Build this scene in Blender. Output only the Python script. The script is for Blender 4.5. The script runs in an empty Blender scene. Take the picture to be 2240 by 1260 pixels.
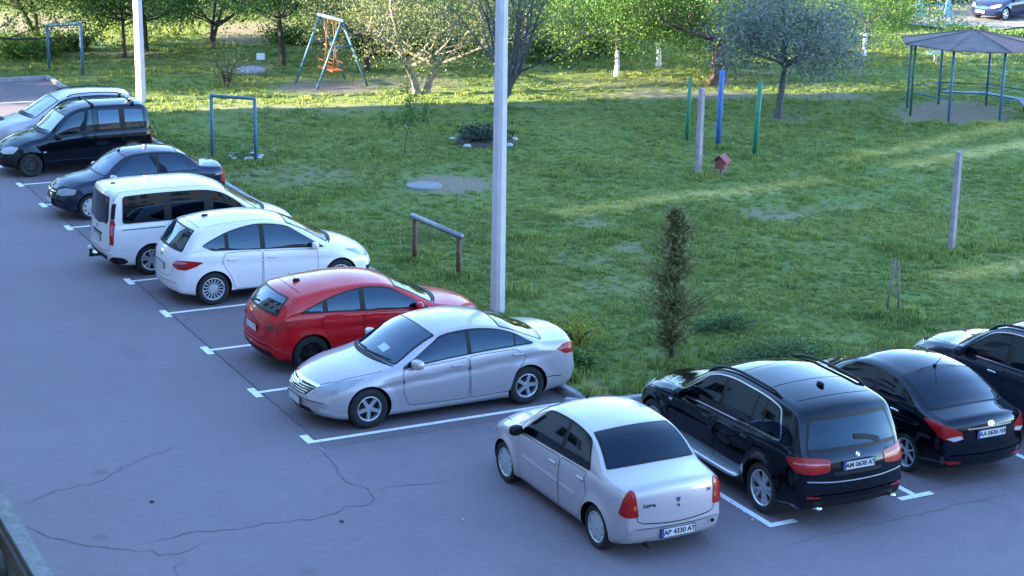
import bpy, bmesh, math, random
import numpy as np
from mathutils import Vector, Matrix, Quaternion
from mathutils.bvhtree import BVHTree
from mathutils.geometry import delaunay_2d_cdt

scene = bpy.context.scene
C = scene.collection
rad = math.radians

# ---------------------------------------------------------------- camera
CAM = Vector((-8.9441, -23.8295, 9.4291))
YAW, PITCH, ROLL, LENS = 0.4796, 0.2668, 0.0170, 61.33
F = Vector((math.sin(YAW)*math.cos(PITCH), math.cos(YAW)*math.cos(PITCH), -math.sin(PITCH)))
R0 = Vector((math.cos(YAW), -math.sin(YAW), 0)); U0 = R0.cross(F)
R1 = R0*math.cos(ROLL)+U0*math.sin(ROLL); U1 = -R0*math.sin(ROLL)+U0*math.cos(ROLL)
cd = bpy.data.cameras.new('camera'); cam = bpy.data.objects.new('camera', cd); C.objects.link(cam)
m = Matrix((R1, U1, -F)).transposed().to_4x4(); m.translation = CAM
cam.matrix_world = m
cd.lens = LENS; cd.sensor_width = 36; cd.clip_start = 0.1; cd.clip_end = 3000
scene.camera = cam

# ---------------------------------------------------------------- sky and sun
SUN_EL = rad(17); LX, LY = 0.9806, -0.196          # horizontal direction the light travels
w = bpy.data.worlds.new('World'); scene.world = w; w.use_nodes = True
nt = w.node_tree; bg = nt.nodes['Background']
sky = nt.nodes.new('ShaderNodeTexSky'); sky.sky_type = 'NISHITA'; sky.sun_disc = False
sky.sun_elevation = SUN_EL; sky.sun_rotation = math.atan2(-LX, -LY) % (2*math.pi)
sky.air_density = 1.0; sky.dust_density = 0.15; sky.ozone_density = 3.2; sky.altitude = 600
nt.links.new(sky.outputs[0], bg.inputs[0]); bg.inputs[1].default_value = 0.15
sd = bpy.data.lights.new('sun', 'SUN'); sun = bpy.data.objects.new('sun', sd); C.objects.link(sun)
sd.energy = 5.0; sd.angle = rad(0.5); sd.color = (1.0, 0.86, 0.62)
sun.rotation_euler = Vector((LX*math.cos(SUN_EL), LY*math.cos(SUN_EL), -math.sin(SUN_EL))).to_track_quat('-Z', 'Y').to_euler()
sun.location = (-40, 20, 60)
vs = scene.view_settings
vs.view_transform = 'Standard'; vs.look = 'None'; vs.gamma = 1.0; vs.use_curve_mapping = False
vs.exposure = 3.3
scene.render.engine = 'CYCLES'
scene.cycles.max_bounces = 6; scene.cycles.use_denoising = True
scene.render.resolution_x = 1024; scene.render.resolution_y = 576

# ---------------------------------------------------------------- helpers
rng = random.Random(7)

def tag(o, label=None, cat=None, group=None, kind=None):
    if label: o['label'] = label
    if cat: o['category'] = cat
    if group: o['group'] = group
    if kind: o['kind'] = kind
    return o

def empty(name, loc=(0, 0, 0), rz=0.0):
    o = bpy.data.objects.new(name, None); C.objects.link(o)
    o.location = loc; o.rotation_euler = (0, 0, rz); o.empty_display_size = .2
    return o

def mobj(name, verts, faces, mat, parent=None, smooth=False, mats=None, mi=None):
    me = bpy.data.meshes.new(name)
    me.from_pydata([tuple(v) for v in verts], [], [tuple(f) for f in faces]); me.update()
    for mm in (mats or [mat]):
        if mm: me.materials.append(mm)
    if mi is not None: me.polygons.foreach_set('material_index', mi)
    if smooth: me.polygons.foreach_set('use_smooth', [True]*len(me.polygons))
    o = bpy.data.objects.new(name, me); C.objects.link(o)
    if parent: o.parent = parent
    return o

def dup(o, parent=None, loc=None, rot=None):
    c = o.copy(); C.objects.link(c); c.parent = parent
    if loc is not None: c.location = loc
    if rot is not None: c.rotation_euler = rot
    for ch in o.children: dup(ch, c)
    return c

class MB:
    """collects simple solids for ONE mesh object"""
    def __init__(s): s.v = []; s.f = []; s.m = []; s.cur = 0
    def add(s, vs_, fs):
        n = len(s.v); s.v += [tuple(a) for a in vs_]; s.f += [tuple(i+n for i in f) for f in fs]; s.m += [s.cur]*len(fs); return s
    def box(s, c, d, M=None, taper=1.0):
        x, y, z = d[0]/2, d[1]/2, d[2]/2
        P = [Vector((i*x*(taper if k > 0 else 1), j*y*(taper if k > 0 else 1), k*z)) for k in (-1, 1) for j in (-1, 1) for i in (-1, 1)]
        P = [(M @ p if M else p)+Vector(c) for p in P]
        return s.add(P, [(0, 2, 3, 1), (4, 5, 7, 6), (0, 1, 5, 4), (2, 6, 7, 3), (0, 4, 6, 2), (1, 3, 7, 5)])
    def tube(s, pts, rads, n=8, caps=True):
        pts = [Vector(p) for p in pts]
        if not hasattr(rads, '__len__'): rads = [rads]*len(pts)
        V = []; Fc = []; prev = None
        for i, p in enumerate(pts):
            t = (pts[min(i+1, len(pts)-1)]-pts[max(i-1, 0)])
            t = t.normalized() if t.length > 1e-9 else Vector((0, 0, 1))
            if prev is None:
                a = t.cross(Vector((0, 0, 1)) if abs(t.z) < .9 else Vector((1, 0, 0))).normalized()
            else:
                a = (prev - t*prev.dot(t)); a = a.normalized() if a.length > 1e-6 else t.orthogonal().normalized()
            prev = a; b = t.cross(a)
            for k in range(n):
                an = 2*math.pi*k/n; V.append(p+(a*math.cos(an)+b*math.sin(an))*rads[i])
        for i in range(len(pts)-1):
            for k in range(n):
                k2 = (k+1) % n; Fc.append((i*n+k, i*n+k2, (i+1)*n+k2, (i+1)*n+k))
        if caps:
            Fc.append(tuple(range(n))[::-1]); Fc.append(tuple((len(pts)-1)*n+k for k in range(n)))
        return s.add(V, Fc)
    def lathe(s, prof, n=32, axis='y', closed=False):
        V = []; Fc = []; L = len(prof)
        for (r, h) in prof:
            for k in range(n):
                a = 2*math.pi*k/n
                V.append((r*math.cos(a), h, r*math.sin(a)) if axis == 'y' else (r*math.cos(a), r*math.sin(a), h))
        for i in range(L-1 if not closed else L):
            for k in range(n):
                k2 = (k+1) % n; j = (i+1) % L
                q = (i*n+k, j*n+k, j*n+k2, i*n+k2)
                Fc.append(q if axis != 'y' else q[::-1])
        return s.add(V, Fc)
    def sell(s, c, h, e=.6, nu=16, nv=8, M=None):
        """rounded block (superellipsoid) with half sizes h"""
        f = lambda a: math.copysign(abs(a)**e, a)
        V = []; Fc = []
        for j in range(nv+1):
            ph = -math.pi/2+math.pi*j/nv
            for i in range(nu):
                th = 2*math.pi*i/nu
                p = Vector((h[0]*f(math.cos(ph))*f(math.cos(th)), h[1]*f(math.cos(ph))*f(math.sin(th)), h[2]*f(math.sin(ph))))
                V.append((M @ p if M else p)+Vector(c))
        for j in range(nv):
            for i in range(nu):
                i2 = (i+1) % nu; Fc.append((j*nu+i, j*nu+i2, (j+1)*nu+i2, (j+1)*nu+i))
        return s.add(V, Fc)
    def build(s, name, mat, parent=None, smooth=False, mats=None):
        o = mobj(name, s.v, s.f, mat, parent, smooth, mats, s.m if mats else None)
        return o

# ---------------------------------------------------------------- materials
def mat_new(name):
    m_ = bpy.data.materials.new(name); m_.use_nodes = True
    n = m_.node_tree.nodes; return m_, m_.node_tree, n['Principled BSDF']

def node(t, kind, **kw):
    n = t.nodes.new(kind)
    for k, v in kw.items(): setattr(n, k, v)
    return n

def noise(t, scale, detail=3, rough=.55, coord='Object', vec=None, dist=0.0):
    n = node(t, 'ShaderNodeTexNoise'); n.inputs['Scale'].default_value = scale
    n.inputs['Detail'].default_value = detail; n.inputs['Roughness'].default_value = rough; n.inputs['Distortion'].default_value = dist
    if vec is None:
        if coord == 'World':
            g = node(t, 'ShaderNodeNewGeometry'); t.links.new(g.outputs['Position'], n.inputs['Vector'])
        else:
            tc = node(t, 'ShaderNodeTexCoord'); t.links.new(tc.outputs[coord], n.inputs['Vector'])
    else: t.links.new(vec, n.inputs['Vector'])
    return n.outputs['Fac']

def ramp(t, fac, stops):
    r = node(t, 'ShaderNodeValToRGB'); e = r.color_ramp.elements
    while len(e) < len(stops): e.new(.5)
    for i, (p, c) in enumerate(stops):
        e[i].position = p; e[i].color = (*c, 1) if len(c) == 3 else c
    t.links.new(fac, r.inputs[0]); return r.outputs[0]

def mix(t, fac, a, b, mode='MIX'):
    n = node(t, 'ShaderNodeMix', data_type='RGBA', blend_type=mode)
    for i, v in ((0, fac), (6, a), (7, b)):
        if hasattr(v, 'links') or hasattr(v, 'is_linked'): t.links.new(v, n.inputs[i])
        elif i == 0: n.inputs[0].default_value = v
        else: n.inputs[i].default_value = (*v, 1)
    return n.outputs[2]

def math_(t, op, a, b=None, clamp=False):
    n = node(t, 'ShaderNodeMath', operation=op, use_clamp=clamp)
    for i, v in ((0, a), (1, b)):
        if v is None: continue
        if hasattr(v, 'is_linked'): t.links.new(v, n.inputs[i])
        else: n.inputs[i].default_value = v
    return n.outputs[0]

def bump(t, b, h, strength=.3, dist=.02):
    n = node(t, 'ShaderNodeBump'); n.inputs['Strength'].default_value = strength; n.inputs['Distance'].default_value = dist
    t.links.new(h, n.inputs['Height']); t.links.new(n.outputs[0], b.inputs['Normal'])

def simple(name, col, rough=.5, metal=0.0, coat=0.0, var=.12, scale=6.0, ior=1.5, bmp=0.0, spec=None):
    """plain procedural surface: base colour broken up by noise"""
    m_, t, b = mat_new(name)
    f = noise(t, scale, 4)
    lo = tuple(c*(1-var) for c in col); hi = tuple(min(1, c*(1+var)) for c in col)
    t.links.new(ramp(t, f, [(.3, lo), (.7, hi)]), b.inputs['Base Color'])
    b.inputs['Roughness'].default_value = rough; b.inputs['Metallic'].default_value = metal
    b.inputs['Coat Weight'].default_value = coat; b.inputs['Coat Roughness'].default_value = .04
    b.inputs['IOR'].default_value = ior
    if spec is not None: b.inputs['Specular IOR Level'].default_value = spec
    if bmp: bump(t, b, noise(t, scale*4, 4), bmp, .02)
    return m_

def paint(name, col, metal=0.0, rough=.35, dust=.06, coat=.9, spec=.3, tint=None):
    m_, t, b = mat_new(name)
    d = ramp(t, noise(t, 2.3, 5, .6), [(.42, (0, 0, 0)), (.75, (1, 1, 1))])
    base = mix(t, math_(t, 'MULTIPLY', d, dust), col, (.42, .40, .37))
    t.links.new(base, b.inputs['Base Color'])
    b.inputs['Metallic'].default_value = metal; b.inputs['Roughness'].default_value = rough
    b.inputs['Coat Weight'].default_value = coat; b.inputs['Specular IOR Level'].default_value = spec
    t.links.new(math_(t, 'ADD', math_(t, 'MULTIPLY', d, .06), .03), b.inputs['Coat Roughness'])
    if tint:
        b.inputs['Coat Weight'].default_value = 0; b.inputs['Specular IOR Level'].default_value = .5; b.inputs['Specular Tint'].default_value = (*tint, 1); b.inputs['Roughness'].default_value = .05
    return m_

M = {}
M['silver'] = paint('silver_paint', (.40, .365, .395), .4, .36)
M['silver2'] = paint('light_silver_paint', (.43, .39, .42), .4, .36)
M['white'] = paint('white_paint', (.63, .585, .605), 0, .4)
M['red'] = paint('red_paint', (.42, .004, .008), 0.0, .4, .01, .75, .1)
M['black'] = paint('black_paint', (.0022, .0022, .0035), 0, .4, .004, .8, .0, tint=(.58, .78, 1.0))
M['navy'] = paint('dark_blue_paint', (.010, .012, .026), 0, .4, .01, .85, .1, tint=(.58, .78, 1.0))
M['graphite'] = paint('graphite_paint', (.016, .018, .026), 0, .4, .006, .9, .1, tint=(.58, .78, 1.0))
M['blue'] = paint('blue_paint', (.012, .017, .05), 0, .4, .02, .9, .1, tint=(.58, .78, 1.0))
M['maroon'] = paint('maroon_paint', (.16, .006, .01), 0, .4, .02, .8, .1)
M['bsilver'] = paint('grey_silver_paint', (.45, .47, .52), .4, .38)
M['plastic'] = simple('black_plastic', (.008, .008, .009), .6, var=.2, spec=.25)
M['gap'] = simple('panel_gap_dark', (.004, .004, .005), .9, spec=.1)
M['trim'] = simple('gloss_black_trim', (.004, .004, .005), .5, spec=.3)
M['rubber'] = simple('tyre_rubber', (.011, .011, .012), .85, var=.25, scale=14, bmp=.3)
M['alloy'] = simple('alloy_metal', (.55, .56, .60), .32, .75, var=.05)
M['cover'] = simple('wheel_cover_silver', (.42, .44, .48), .4, .4, var=.06)
M['darkalloy'] = simple('dark_alloy', (.010, .010, .012), .35, .2)
M['steel'] = simple('dark_steel_wheel', (.022, .022, .025), .6, .1)
M['chrome'] = simple('chrome', (.75, .77, .80), .12, 1.0, var=.03)
M['brake'] = simple('brake_dark_steel', (.010, .010, .011), .8, .0)  # near-black steel of the backing disc behind the spokes
M['plate'] = simple('plate_white', (.48, .48, .52), .5, var=.03)
M['plateblue'] = simple('plate_blue', (.02, .05, .25), .5, var=.05)
M['ink'] = simple('plate_ink', (.012, .012, .016), .5)
M['badgeblue'] = simple('badge_blue', (.02, .04, .16), .3, coat=.5)
def glassm(name, col, rough=.025, ior=1.75):
    m_ = simple(name, col, rough, 0, 0.0, .08, 3.0, ior)
    m_.node_tree.nodes['Principled BSDF'].inputs['Specular Tint'].default_value = (.48, .72, 1.0, 1); return m_
M['glass'] = glassm('tinted_glass', (.0006, .0008, .0014), ior=1.55)
M['glassb'] = glassm('windscreen_glass', (.0012, .0024, .006), ior=1.85)
M['glassw'] = glassm('sunshade_behind_glass', (.34, .40, .42), ior=1.6)
M['glassc'] = glassm('clear_side_glass', (.0008, .0011, .0022), ior=1.65)
def lens(name, col, stripes=True):
    m_, t, b = mat_new(name)
    v = node(t, 'ShaderNodeTexWave', wave_type='BANDS', bands_direction='Z'); v.inputs['Scale'].default_value = 9; v.inputs['Distortion'].default_value = .6
    tc = node(t, 'ShaderNodeTexCoord'); t.links.new(tc.outputs['Object'], v.inputs['Vector'])
    f2 = noise(t, 7, 2)
    t.links.new(ramp(t, math_(t, 'ADD', math_(t, 'MULTIPLY', v.outputs['Fac'], .25), math_(t, 'MULTIPLY', f2, .8)), [(.2, tuple(c*.45 for c in col)), (.85, tuple(min(1, c*1.25) for c in col))]), b.inputs['Base Color'])
    if stripes: bump(t, b, v.outputs['Fac'], .08, .01)
    else: t.links.new(ramp(t, f2, [(.3, tuple(c*.8 for c in col)), (.7, col)]), b.inputs['Base Color'])
    b.inputs['Roughness'].default_value = .35; b.inputs['Coat Weight'].default_value = .5; b.inputs['Specular IOR Level'].default_value = .2; b.inputs['Coat Roughness'].default_value = .03
    return m_
M['lampred'] = lens('tail_lamp_red', (.34, .003, .004))
M['lampdark'] = lens('tail_lamp_smoked', (.10, .004, .006))
M['lamppink'] = lens('tail_lamp_clear_red', (.55, .16, .20))
M['amber'] = lens('indicator_amber', (.60, .10, .006))
M['lampclear'] = lens('lamp_clear', (.42, .44, .48), False)
M['headlamp'] = lens('headlamp_lens', (.30, .31, .35), False)
M['reflector'] = lens('red_reflector', (.30, .006, .006))
# ---------------------------------------------------------------- ground, roads, kerbs, markings
def unp(u, v, z=0.0):
    """a pixel of the 2240x1260 survey picture to its place on the plane at height z (metres)"""
    f = 3816.25
    d = F + R1*((u-1120)/f) - U1*((v-630)/f)
    t = (z-CAM.z)/d.z
    return CAM + d*t

def asphalt(name, col, seed):
    m_, t, b = mat_new(name)
    big = noise(t, .16, 5, .6, 'World', dist=.4); mid = noise(t, 1.3, 6, .65, 'World'); fine = noise(t, 55, 3, .7, 'World')
    c1 = ramp(t, big, [(.30, tuple(c*.86 for c in col)), (.70, tuple(c*1.10 for c in col))])
    c2 = mix(t, math_(t, 'MULTIPLY', ramp(t, mid, [(.45, (0, 0, 0)), (.75, (1, 1, 1))]), .35), c1, tuple(c*.72 for c in col))
    c3 = mix(t, math_(t, 'MULTIPLY', ramp(t, fine, [(.35, (0, 0, 0)), (.7, (1, 1, 1))]), .30), c2, tuple(c*1.55 for c in col))
    gr_ = noise(t, 8.5, 5, .75, 'World')
    c3 = mix(t, math_(t, 'MULTIPLY', ramp(t, gr_, [(.40, (1, 1, 1)), (.60, (0, 0, 0))]), .16), c3, tuple(c*.55 for c in col))
    st_ = noise(t, .55, 3, .5, 'World', dist=1.2)
    c3 = mix(t, math_(t, 'MULTIPLY', ramp(t, st_, [(.60, (0, 0, 0)), (.72, (1, 1, 1))]), .22), c3, tuple(c*.62 for c in col))
    v = node(t, 'ShaderNodeTexVoronoi'); v.inputs['Scale'].default_value = .55
    g = node(t, 'ShaderNodeNewGeometry'); t.links.new(g.outputs['Position'], v.inputs['Vector'])
    spot = ramp(t, v.outputs['Distance'], [(.02, (1, 1, 1)), (.09, (0, 0, 0))])
    c4 = mix(t, math_(t, 'MULTIPLY', spot, .55), c3, tuple(c*.45 for c in col))
    t.links.new(c4, b.inputs['Base Color']); b.inputs['Roughness'].default_value = .82
    b.inputs['Specular IOR Level'].default_value = .35
    bump(t, b, fine, .25, .01)
    return m_
M['asphalt'] = asphalt('asphalt_road', (.158, .134, .156), 1)
M['asphalt2'] = asphalt('asphalt_bay', (.138, .116, .134), 2)
def painted(name, col):
    m_, t, b = mat_new(name)
    f = noise(t, 9, 6, .7, 'World'); f2 = noise(t, 60, 2, .6, 'World')
    wear = math_(t, 'MULTIPLY', ramp(t, f, [(.52, (0, 0, 0)), (.78, (1, 1, 1))]), math_(t, 'ADD', f2, .25))
    t.links.new(mix(t, wear, col, (.10, .12, .17)), b.inputs['Base Color']); b.inputs['Roughness'].default_value = .6
    return m_
M['roadpaint'] = painted('road_paint_white', (.74, .76, .80))
M['kerb'] = simple('kerb_concrete', (.26, .26, .29), .85, var=.25, scale=4, bmp=.3)
M['crack'] = simple('crack_dark', (.062, .060, .078), .9)
M['patchold'] = simple('old_paint_trace', (.30, .33, .42), .8, var=.3, scale=30)

def sheet(name, poly, z, mat, parent=None, kind='structure'):
    o = mobj(name, [(x, y, z) for x, y in poly], [tuple(range(len(poly)))], mat, parent)
    if kind and not parent: o['kind'] = kind
    return o

# lawn with dirt mask ------------------------------------------------------
KX, KY = 4.86, -0.36          # inner edges of the kerbs: the lawn lies beyond both
DIRT = []                     # (x, y, rx, ry, angle, strength) bare patches
def dirt_px(u, v, ru, rv, s, z=.1):
    c = unp(u, v, z); a = unp(u+ru, v, z)-c; b_ = unp(u, v-rv, z)-c
    DIRT.append((c, a, b_, s))
for q in [(985, 402, 95, 20, .9), (720, 190, 120, 16, 1.0), (900, 178, 110, 16, .6), (2085, 248, 130, 26, 1.0), (1500, 208, 200, 9, .75), (1800, 208, 110, 9, .7),
          (1730, 262, 60, 10, .45), (650, 385, 160, 22, .35), (1690, 470, 110, 14, .55), (1300, 490, 60, 12, .5), (1370, 546, 40, 8, .7), (1830, 450, 60, 10, .4),
          (1470, 790, 55, 14, .7), (545, 150, 50, 14, .8), (60, 52, 120, 26, .9), (560, 70, 110, 24, .85), (620, 238, 300, 7, .45), (560, 330, 60, 16, .25),
          (1400, 185, 160, 14, .4), (1300, 570, 110, 16, .3), (1330, 845, 60, 10, .6), (240, 118, 130, 7, .55), (850, 232, 500, 5, .4), (1680, 158, 120, 6, .3), (1350, 620, 140, 20, .25)]:
    dirt_px(*q)
# sunlight streaks on the shaded lawn, painted as yellow bands of grass colour
SUN_STREAK = [[unp(u, v, .1) for u, v in ((1230, 470), (1480, 436), (1620, 418), (1790, 396))],
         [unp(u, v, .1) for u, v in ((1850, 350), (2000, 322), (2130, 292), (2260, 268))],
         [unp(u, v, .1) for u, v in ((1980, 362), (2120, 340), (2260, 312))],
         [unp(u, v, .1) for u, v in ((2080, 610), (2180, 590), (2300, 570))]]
def dirt_mask(P):
    P = np.asarray(P); out = np.zeros(len(P))
    for c, a, b_, s in DIRT:
        A = np.array([[a.x, b_.x], [a.y, b_.y]]); q = np.linalg.solve(A, (P[:, :2]-np.array([c.x, c.y])).T)
        r = np.sqrt((q**2).sum(0)); out = np.maximum(out, s*np.clip((1.25-r)/.55, 0, 1))
    return out
def streak_mask(P):
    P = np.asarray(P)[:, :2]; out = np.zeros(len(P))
    for tr in SUN_STREAK:
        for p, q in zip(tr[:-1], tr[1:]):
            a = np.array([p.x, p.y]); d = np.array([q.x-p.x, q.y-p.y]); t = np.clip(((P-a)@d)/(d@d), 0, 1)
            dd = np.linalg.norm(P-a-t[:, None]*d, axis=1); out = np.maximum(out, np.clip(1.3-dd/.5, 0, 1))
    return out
def vnoise(x, y, seed=0):
    x = np.asarray(x, float); y = np.asarray(y, float)
    xi = np.floor(x).astype(int); yi = np.floor(y).astype(int); fx = x-xi; fy = y-yi
    fx = fx*fx*(3-2*fx); fy = fy*fy*(3-2*fy)
    def h(a, b): 
        n = (a*374761393 + b*668265263 + seed*1442695041) & 0xffffffff
        n = ((n ^ (n >> 13))*1274126177) & 0xffffffff
        return ((n ^ (n >> 16)) & 0xffff)/65535.0
    return (h(xi, yi)*(1-fx)+h(xi+1, yi)*fx)*(1-fy)+(h(xi, yi+1)*(1-fx)+h(xi+1, yi+1)*fx)*fy
def lawn_z(x, y):
    x = np.asarray(x, float); y = np.asarray(y, float)
    e = np.clip(np.minimum(x-KX, y-KY)/3.0, 0, 1)
    return .085 + e*(.10*(vnoise(x*.35, y*.35, 3)-.5)+.05*(vnoise(x*1.1, y*1.1, 5)-.5))+.0*x
def grass_mat():
    m_, t, b = mat_new('lawn_soil_and_short_grass')
    at = node(t, 'ShaderNodeAttribute', attribute_name='dirt'); tr = node(t, 'ShaderNodeAttribute', attribute_name='sun_streak')
    n1 = noise(t, .35, 5, .6, 'World'); n2 = noise(t, 2.2, 6, .7, 'World'); n3 = noise(t, 16, 4, .7, 'World')
    g1 = ramp(t, n1, [(.32, (.105, .148, .040)), (.5, (.138, .182, .047)), (.68, (.195, .228, .060))])
    g2 = mix(t, ramp(t, n2, [(.35, (0, 0, 0)), (.7, (1, 1, 1))]), g1, (.18, .21, .065))
    g3 = mix(t, math_(t, 'MULTIPLY', ramp(t, n3, [(.35, (1, 1, 1)), (.62, (0, 0, 0))]), .75), g2, (.070, .108, .040))
    soil = ramp(t, n3, [(.3, (.15, .115, .09)), (.7, (.27, .215, .17))])
    g3 = mix(t, math_(t, 'MULTIPLY', tr.outputs['Fac'], .75), g3, (.40, .36, .13))  # sunlight streaks mixed into the ground colour as yellow
    df = math_(t, 'MULTIPLY', at.outputs['Fac'], math_(t, 'ADD', math_(t, 'MULTIPLY', n2, 1.3), .25), clamp=True)
    t.links.new(mix(t, df, g3, soil), b.inputs['Base Color'])
    b.inputs['Roughness'].default_value = .95; b.inputs['Specular IOR Level'].default_value = .1
    bump(t, b, n3, .8, .06)
    return m_
M['lawn'] = grass_mat()
M['field'] = grass_mat()
gx = np.concatenate([np.arange(KX, 40, .4), np.arange(40, 130.1, 1.5)])
gy = np.concatenate([np.arange(KY, 46, .4), np.arange(46, 170.1, 2.0)])
XX, YY = np.meshgrid(gx, gy); P = np.stack([XX.ravel(), YY.ravel()], 1); Z = lawn_z(P[:, 0], P[:, 1])
nx, ny = len(gx), len(gy)
idx = np.arange(nx*ny).reshape(ny, nx)
fc = np.stack([idx[:-1, :-1], idx[:-1, 1:], idx[1:, 1:], idx[1:, :-1]], -1).reshape(-1, 4)
lawn = mobj('lawn', np.column_stack([P, Z]).tolist(), fc.tolist(), M['lawn'], smooth=True); lawn['kind'] = 'structure'
for nme, fn in (('dirt', dirt_mask), ('sun_streak', streak_mask)):
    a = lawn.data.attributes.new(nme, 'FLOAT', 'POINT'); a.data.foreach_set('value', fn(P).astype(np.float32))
# everything farther out
sheet('ground', [(-900, -900), (900, -900), (900, 900), (-900, 900)], -.12, M['field'])
# grass strip west of the far end of the car park
EY = 38.3
far = mobj('lawn', [(-60, EY+.15, .085), (KX+.02, EY+.15, .085), (KX+.02, 170, .085), (-60, 170, .085)], [(0, 1, 2, 3)], M['lawn']); far['kind'] = 'structure'
road = sheet('road', [(-9.8, -70), (KX-.2, -70), (KX-.2, EY), (-9.8, EY)], 0.0, M['asphalt'])
road2 = sheet('road', [(KX-.2, -70), (80, -70), (80, KY-.2), (KX-.2, KY-.2)], 0.0, M['asphalt'])
ST = 2.5926
sheet('parking_bays', [(.10, -.32), (KX-.21, -.32), (KX-.21, EY-.1), (.16, EY-.1)], .004, M['asphalt2'])
sheet('parking_bays', [(4.63, KY-.21), (4.50, -5.62), (60, -5.62), (60, KY-.21)], .0045, M['asphalt2'])

# kerbs: one stone about a metre long each
kerbm = MB().box((0, 0, 0), (.15, .99, .26)).build('kerb_stone', M['kerb'])
bm = bmesh.new(); bm.from_mesh(kerbm.data); bmesh.ops.bevel(bm, geom=bm.edges[:], offset=.018, segments=2, affect='EDGES'); bm.to_mesh(kerbm.data); bm.free()
kerb = empty('kerb', (KX-.125, KY-.125, 0)); kerb['kind'] = 'structure'
def kstone(x, y, rz, first=[True]):
    if first[0]: o = kerbm; first[0] = False
    else: o = kerbm.copy(); C.objects.link(o)
    o.parent = kerb; o.location = Vector((x, y, rng.uniform(-.008, .008)))-kerb.location; o.rotation_euler = (rng.uniform(-.02, .02), 0, rz+rng.uniform(-.008, .008))
y = KY+.35
while y < EY-.2: kstone(KX-.125, y, 0); y += 1.0
x = KX+.35
while x < 34: kstone(x, KY-.125, math.pi/2); x += 1.0
kstone(KX-.10, KY-.09, math.pi/4)
x = KX-.6
while x > -9: kstone(x, EY+.075, math.pi/2); x -= 1.0

# painted bay lines --------------------------------------------------------
def mark(name, rects, z=.009):
    b_ = MB()
    for (x0, y0, x1, y1) in rects: b_.add([(x0, y0, z), (x1, y0, z), (x1, y1, z), (x0, y1, z)], [(0, 1, 2, 3)])
    o = b_.build(name, M['roadpaint']); o['kind'] = 'structure'; return o
for k in range(0, 14):
    yk = ST*k; hw = .05
    bar = (-.06, yk-.25, .07, yk+.25) if k else (-.06, yk-.05, .07, yk+.34)
    mark('bay_line', [(.0705, yk-hw, 4.40, yk+hw), bar])
for k, xk in enumerate((4.56, 7.10, 9.64, 12.18, 14.72)):
    bar = (xk-.05, -5.76, xk+.42, -5.64) if k == 0 else (xk-.30, -5.76, xk+.30, -5.64)
    mark('bay_line', [(xk-.05, -5.6395, xk+.05, -1.2), bar])
# seam and cracks ----------------------------------------------------------
def strip(name, pts, wd, mat, z, seed=0, jit=.03, taper=True):
    r = random.Random(seed); pts = [Vector(p) for p in pts]; dense = []
    for p, q in zip(pts[:-1], pts[1:]):
        n = max(2, int((q-p).length/.12))
        for i in range(n):
            dense.append(p.lerp(q, i/n)+Vector((r.gauss(0, jit), r.gauss(0, jit), 0)))
    dense.append(pts[-1]); V = []; Fc = []; n = len(dense)
    for i, p in enumerate(dense):
        t_ = (dense[min(i+1, n-1)]-dense[max(i-1, 0)]); t_.z = 0; t_.normalize(); s_ = Vector((-t_.y, t_.x, 0))
        h = wd*.5*r.uniform(.6, 1.3)*(min(1, .15+min(i, n-1-i)/6) if taper else 1)
        V += [Vector((p.x, p.y, z))+s_*h, Vector((p.x, p.y, z))-s_*h]
    for i in range(n-1): Fc.append((2*i, 2*i+1, 2*i+3, 2*i+2))
    return mobj(name, V, Fc, mat, None)
def pxs(*a): return [unp(u, v, 0) for u, v in a]
cr = [strip('asphalt_seam', [(.12, 26, 0), (.14, 14, 0), (.10, 6, 0), (.12, .3, 0)], .026, M['crack'], .0065, 1, .008),
      strip('asphalt_crack', pxs((690, 972), (730, 1010), (738, 1035), (765, 1055), (822, 1076), (805, 1100), (745, 1115), (700, 1135), (600, 1142), (520, 1158), (420, 1164), (330, 1185), (290, 1195)), .013, M['crack'], .0066, 2),
      strip('asphalt_crack', pxs((822, 1076), (850, 1066), (940, 1058), (985, 1050)), .016, M['crack'], .0067, 3),
      strip('asphalt_crack', pxs((20, 1118), (60, 1098), (140, 1070), (230, 1050), (265, 1022), (320, 1000), (400, 975)), .013, M['crack'], .0066, 4),
      strip('asphalt_crack', pxs((20, 1140), (70, 1161), (150, 1186), (240, 1202), (330, 1208), (388, 1214), (430, 1200), (445, 1180)), .013, M['crack'], .0066, 5),
      strip('asphalt_crack', pxs((388, 1214), (398, 1230), (388, 1245), (392, 1275)), .013, M['crack'], .0068, 6),
      strip('asphalt_seam', pxs((1690, 1205), (1800, 1172), (2000, 1128), (2240, 1070)), .009, M['crack'], .0066, 7)]
for o in cr: o.parent = road
for i, (u, v, s) in enumerate([(695, 978, .25), (1120, 944, .3), (330, 1105, .0), (600, 800, .2)]):
    if s:
        c = unp(u, v); strip('paint_trace', [c, c+Vector((.05, -s, 0))], .05, M['patchold'], .0069, 20+i, .012).parent = road

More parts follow.
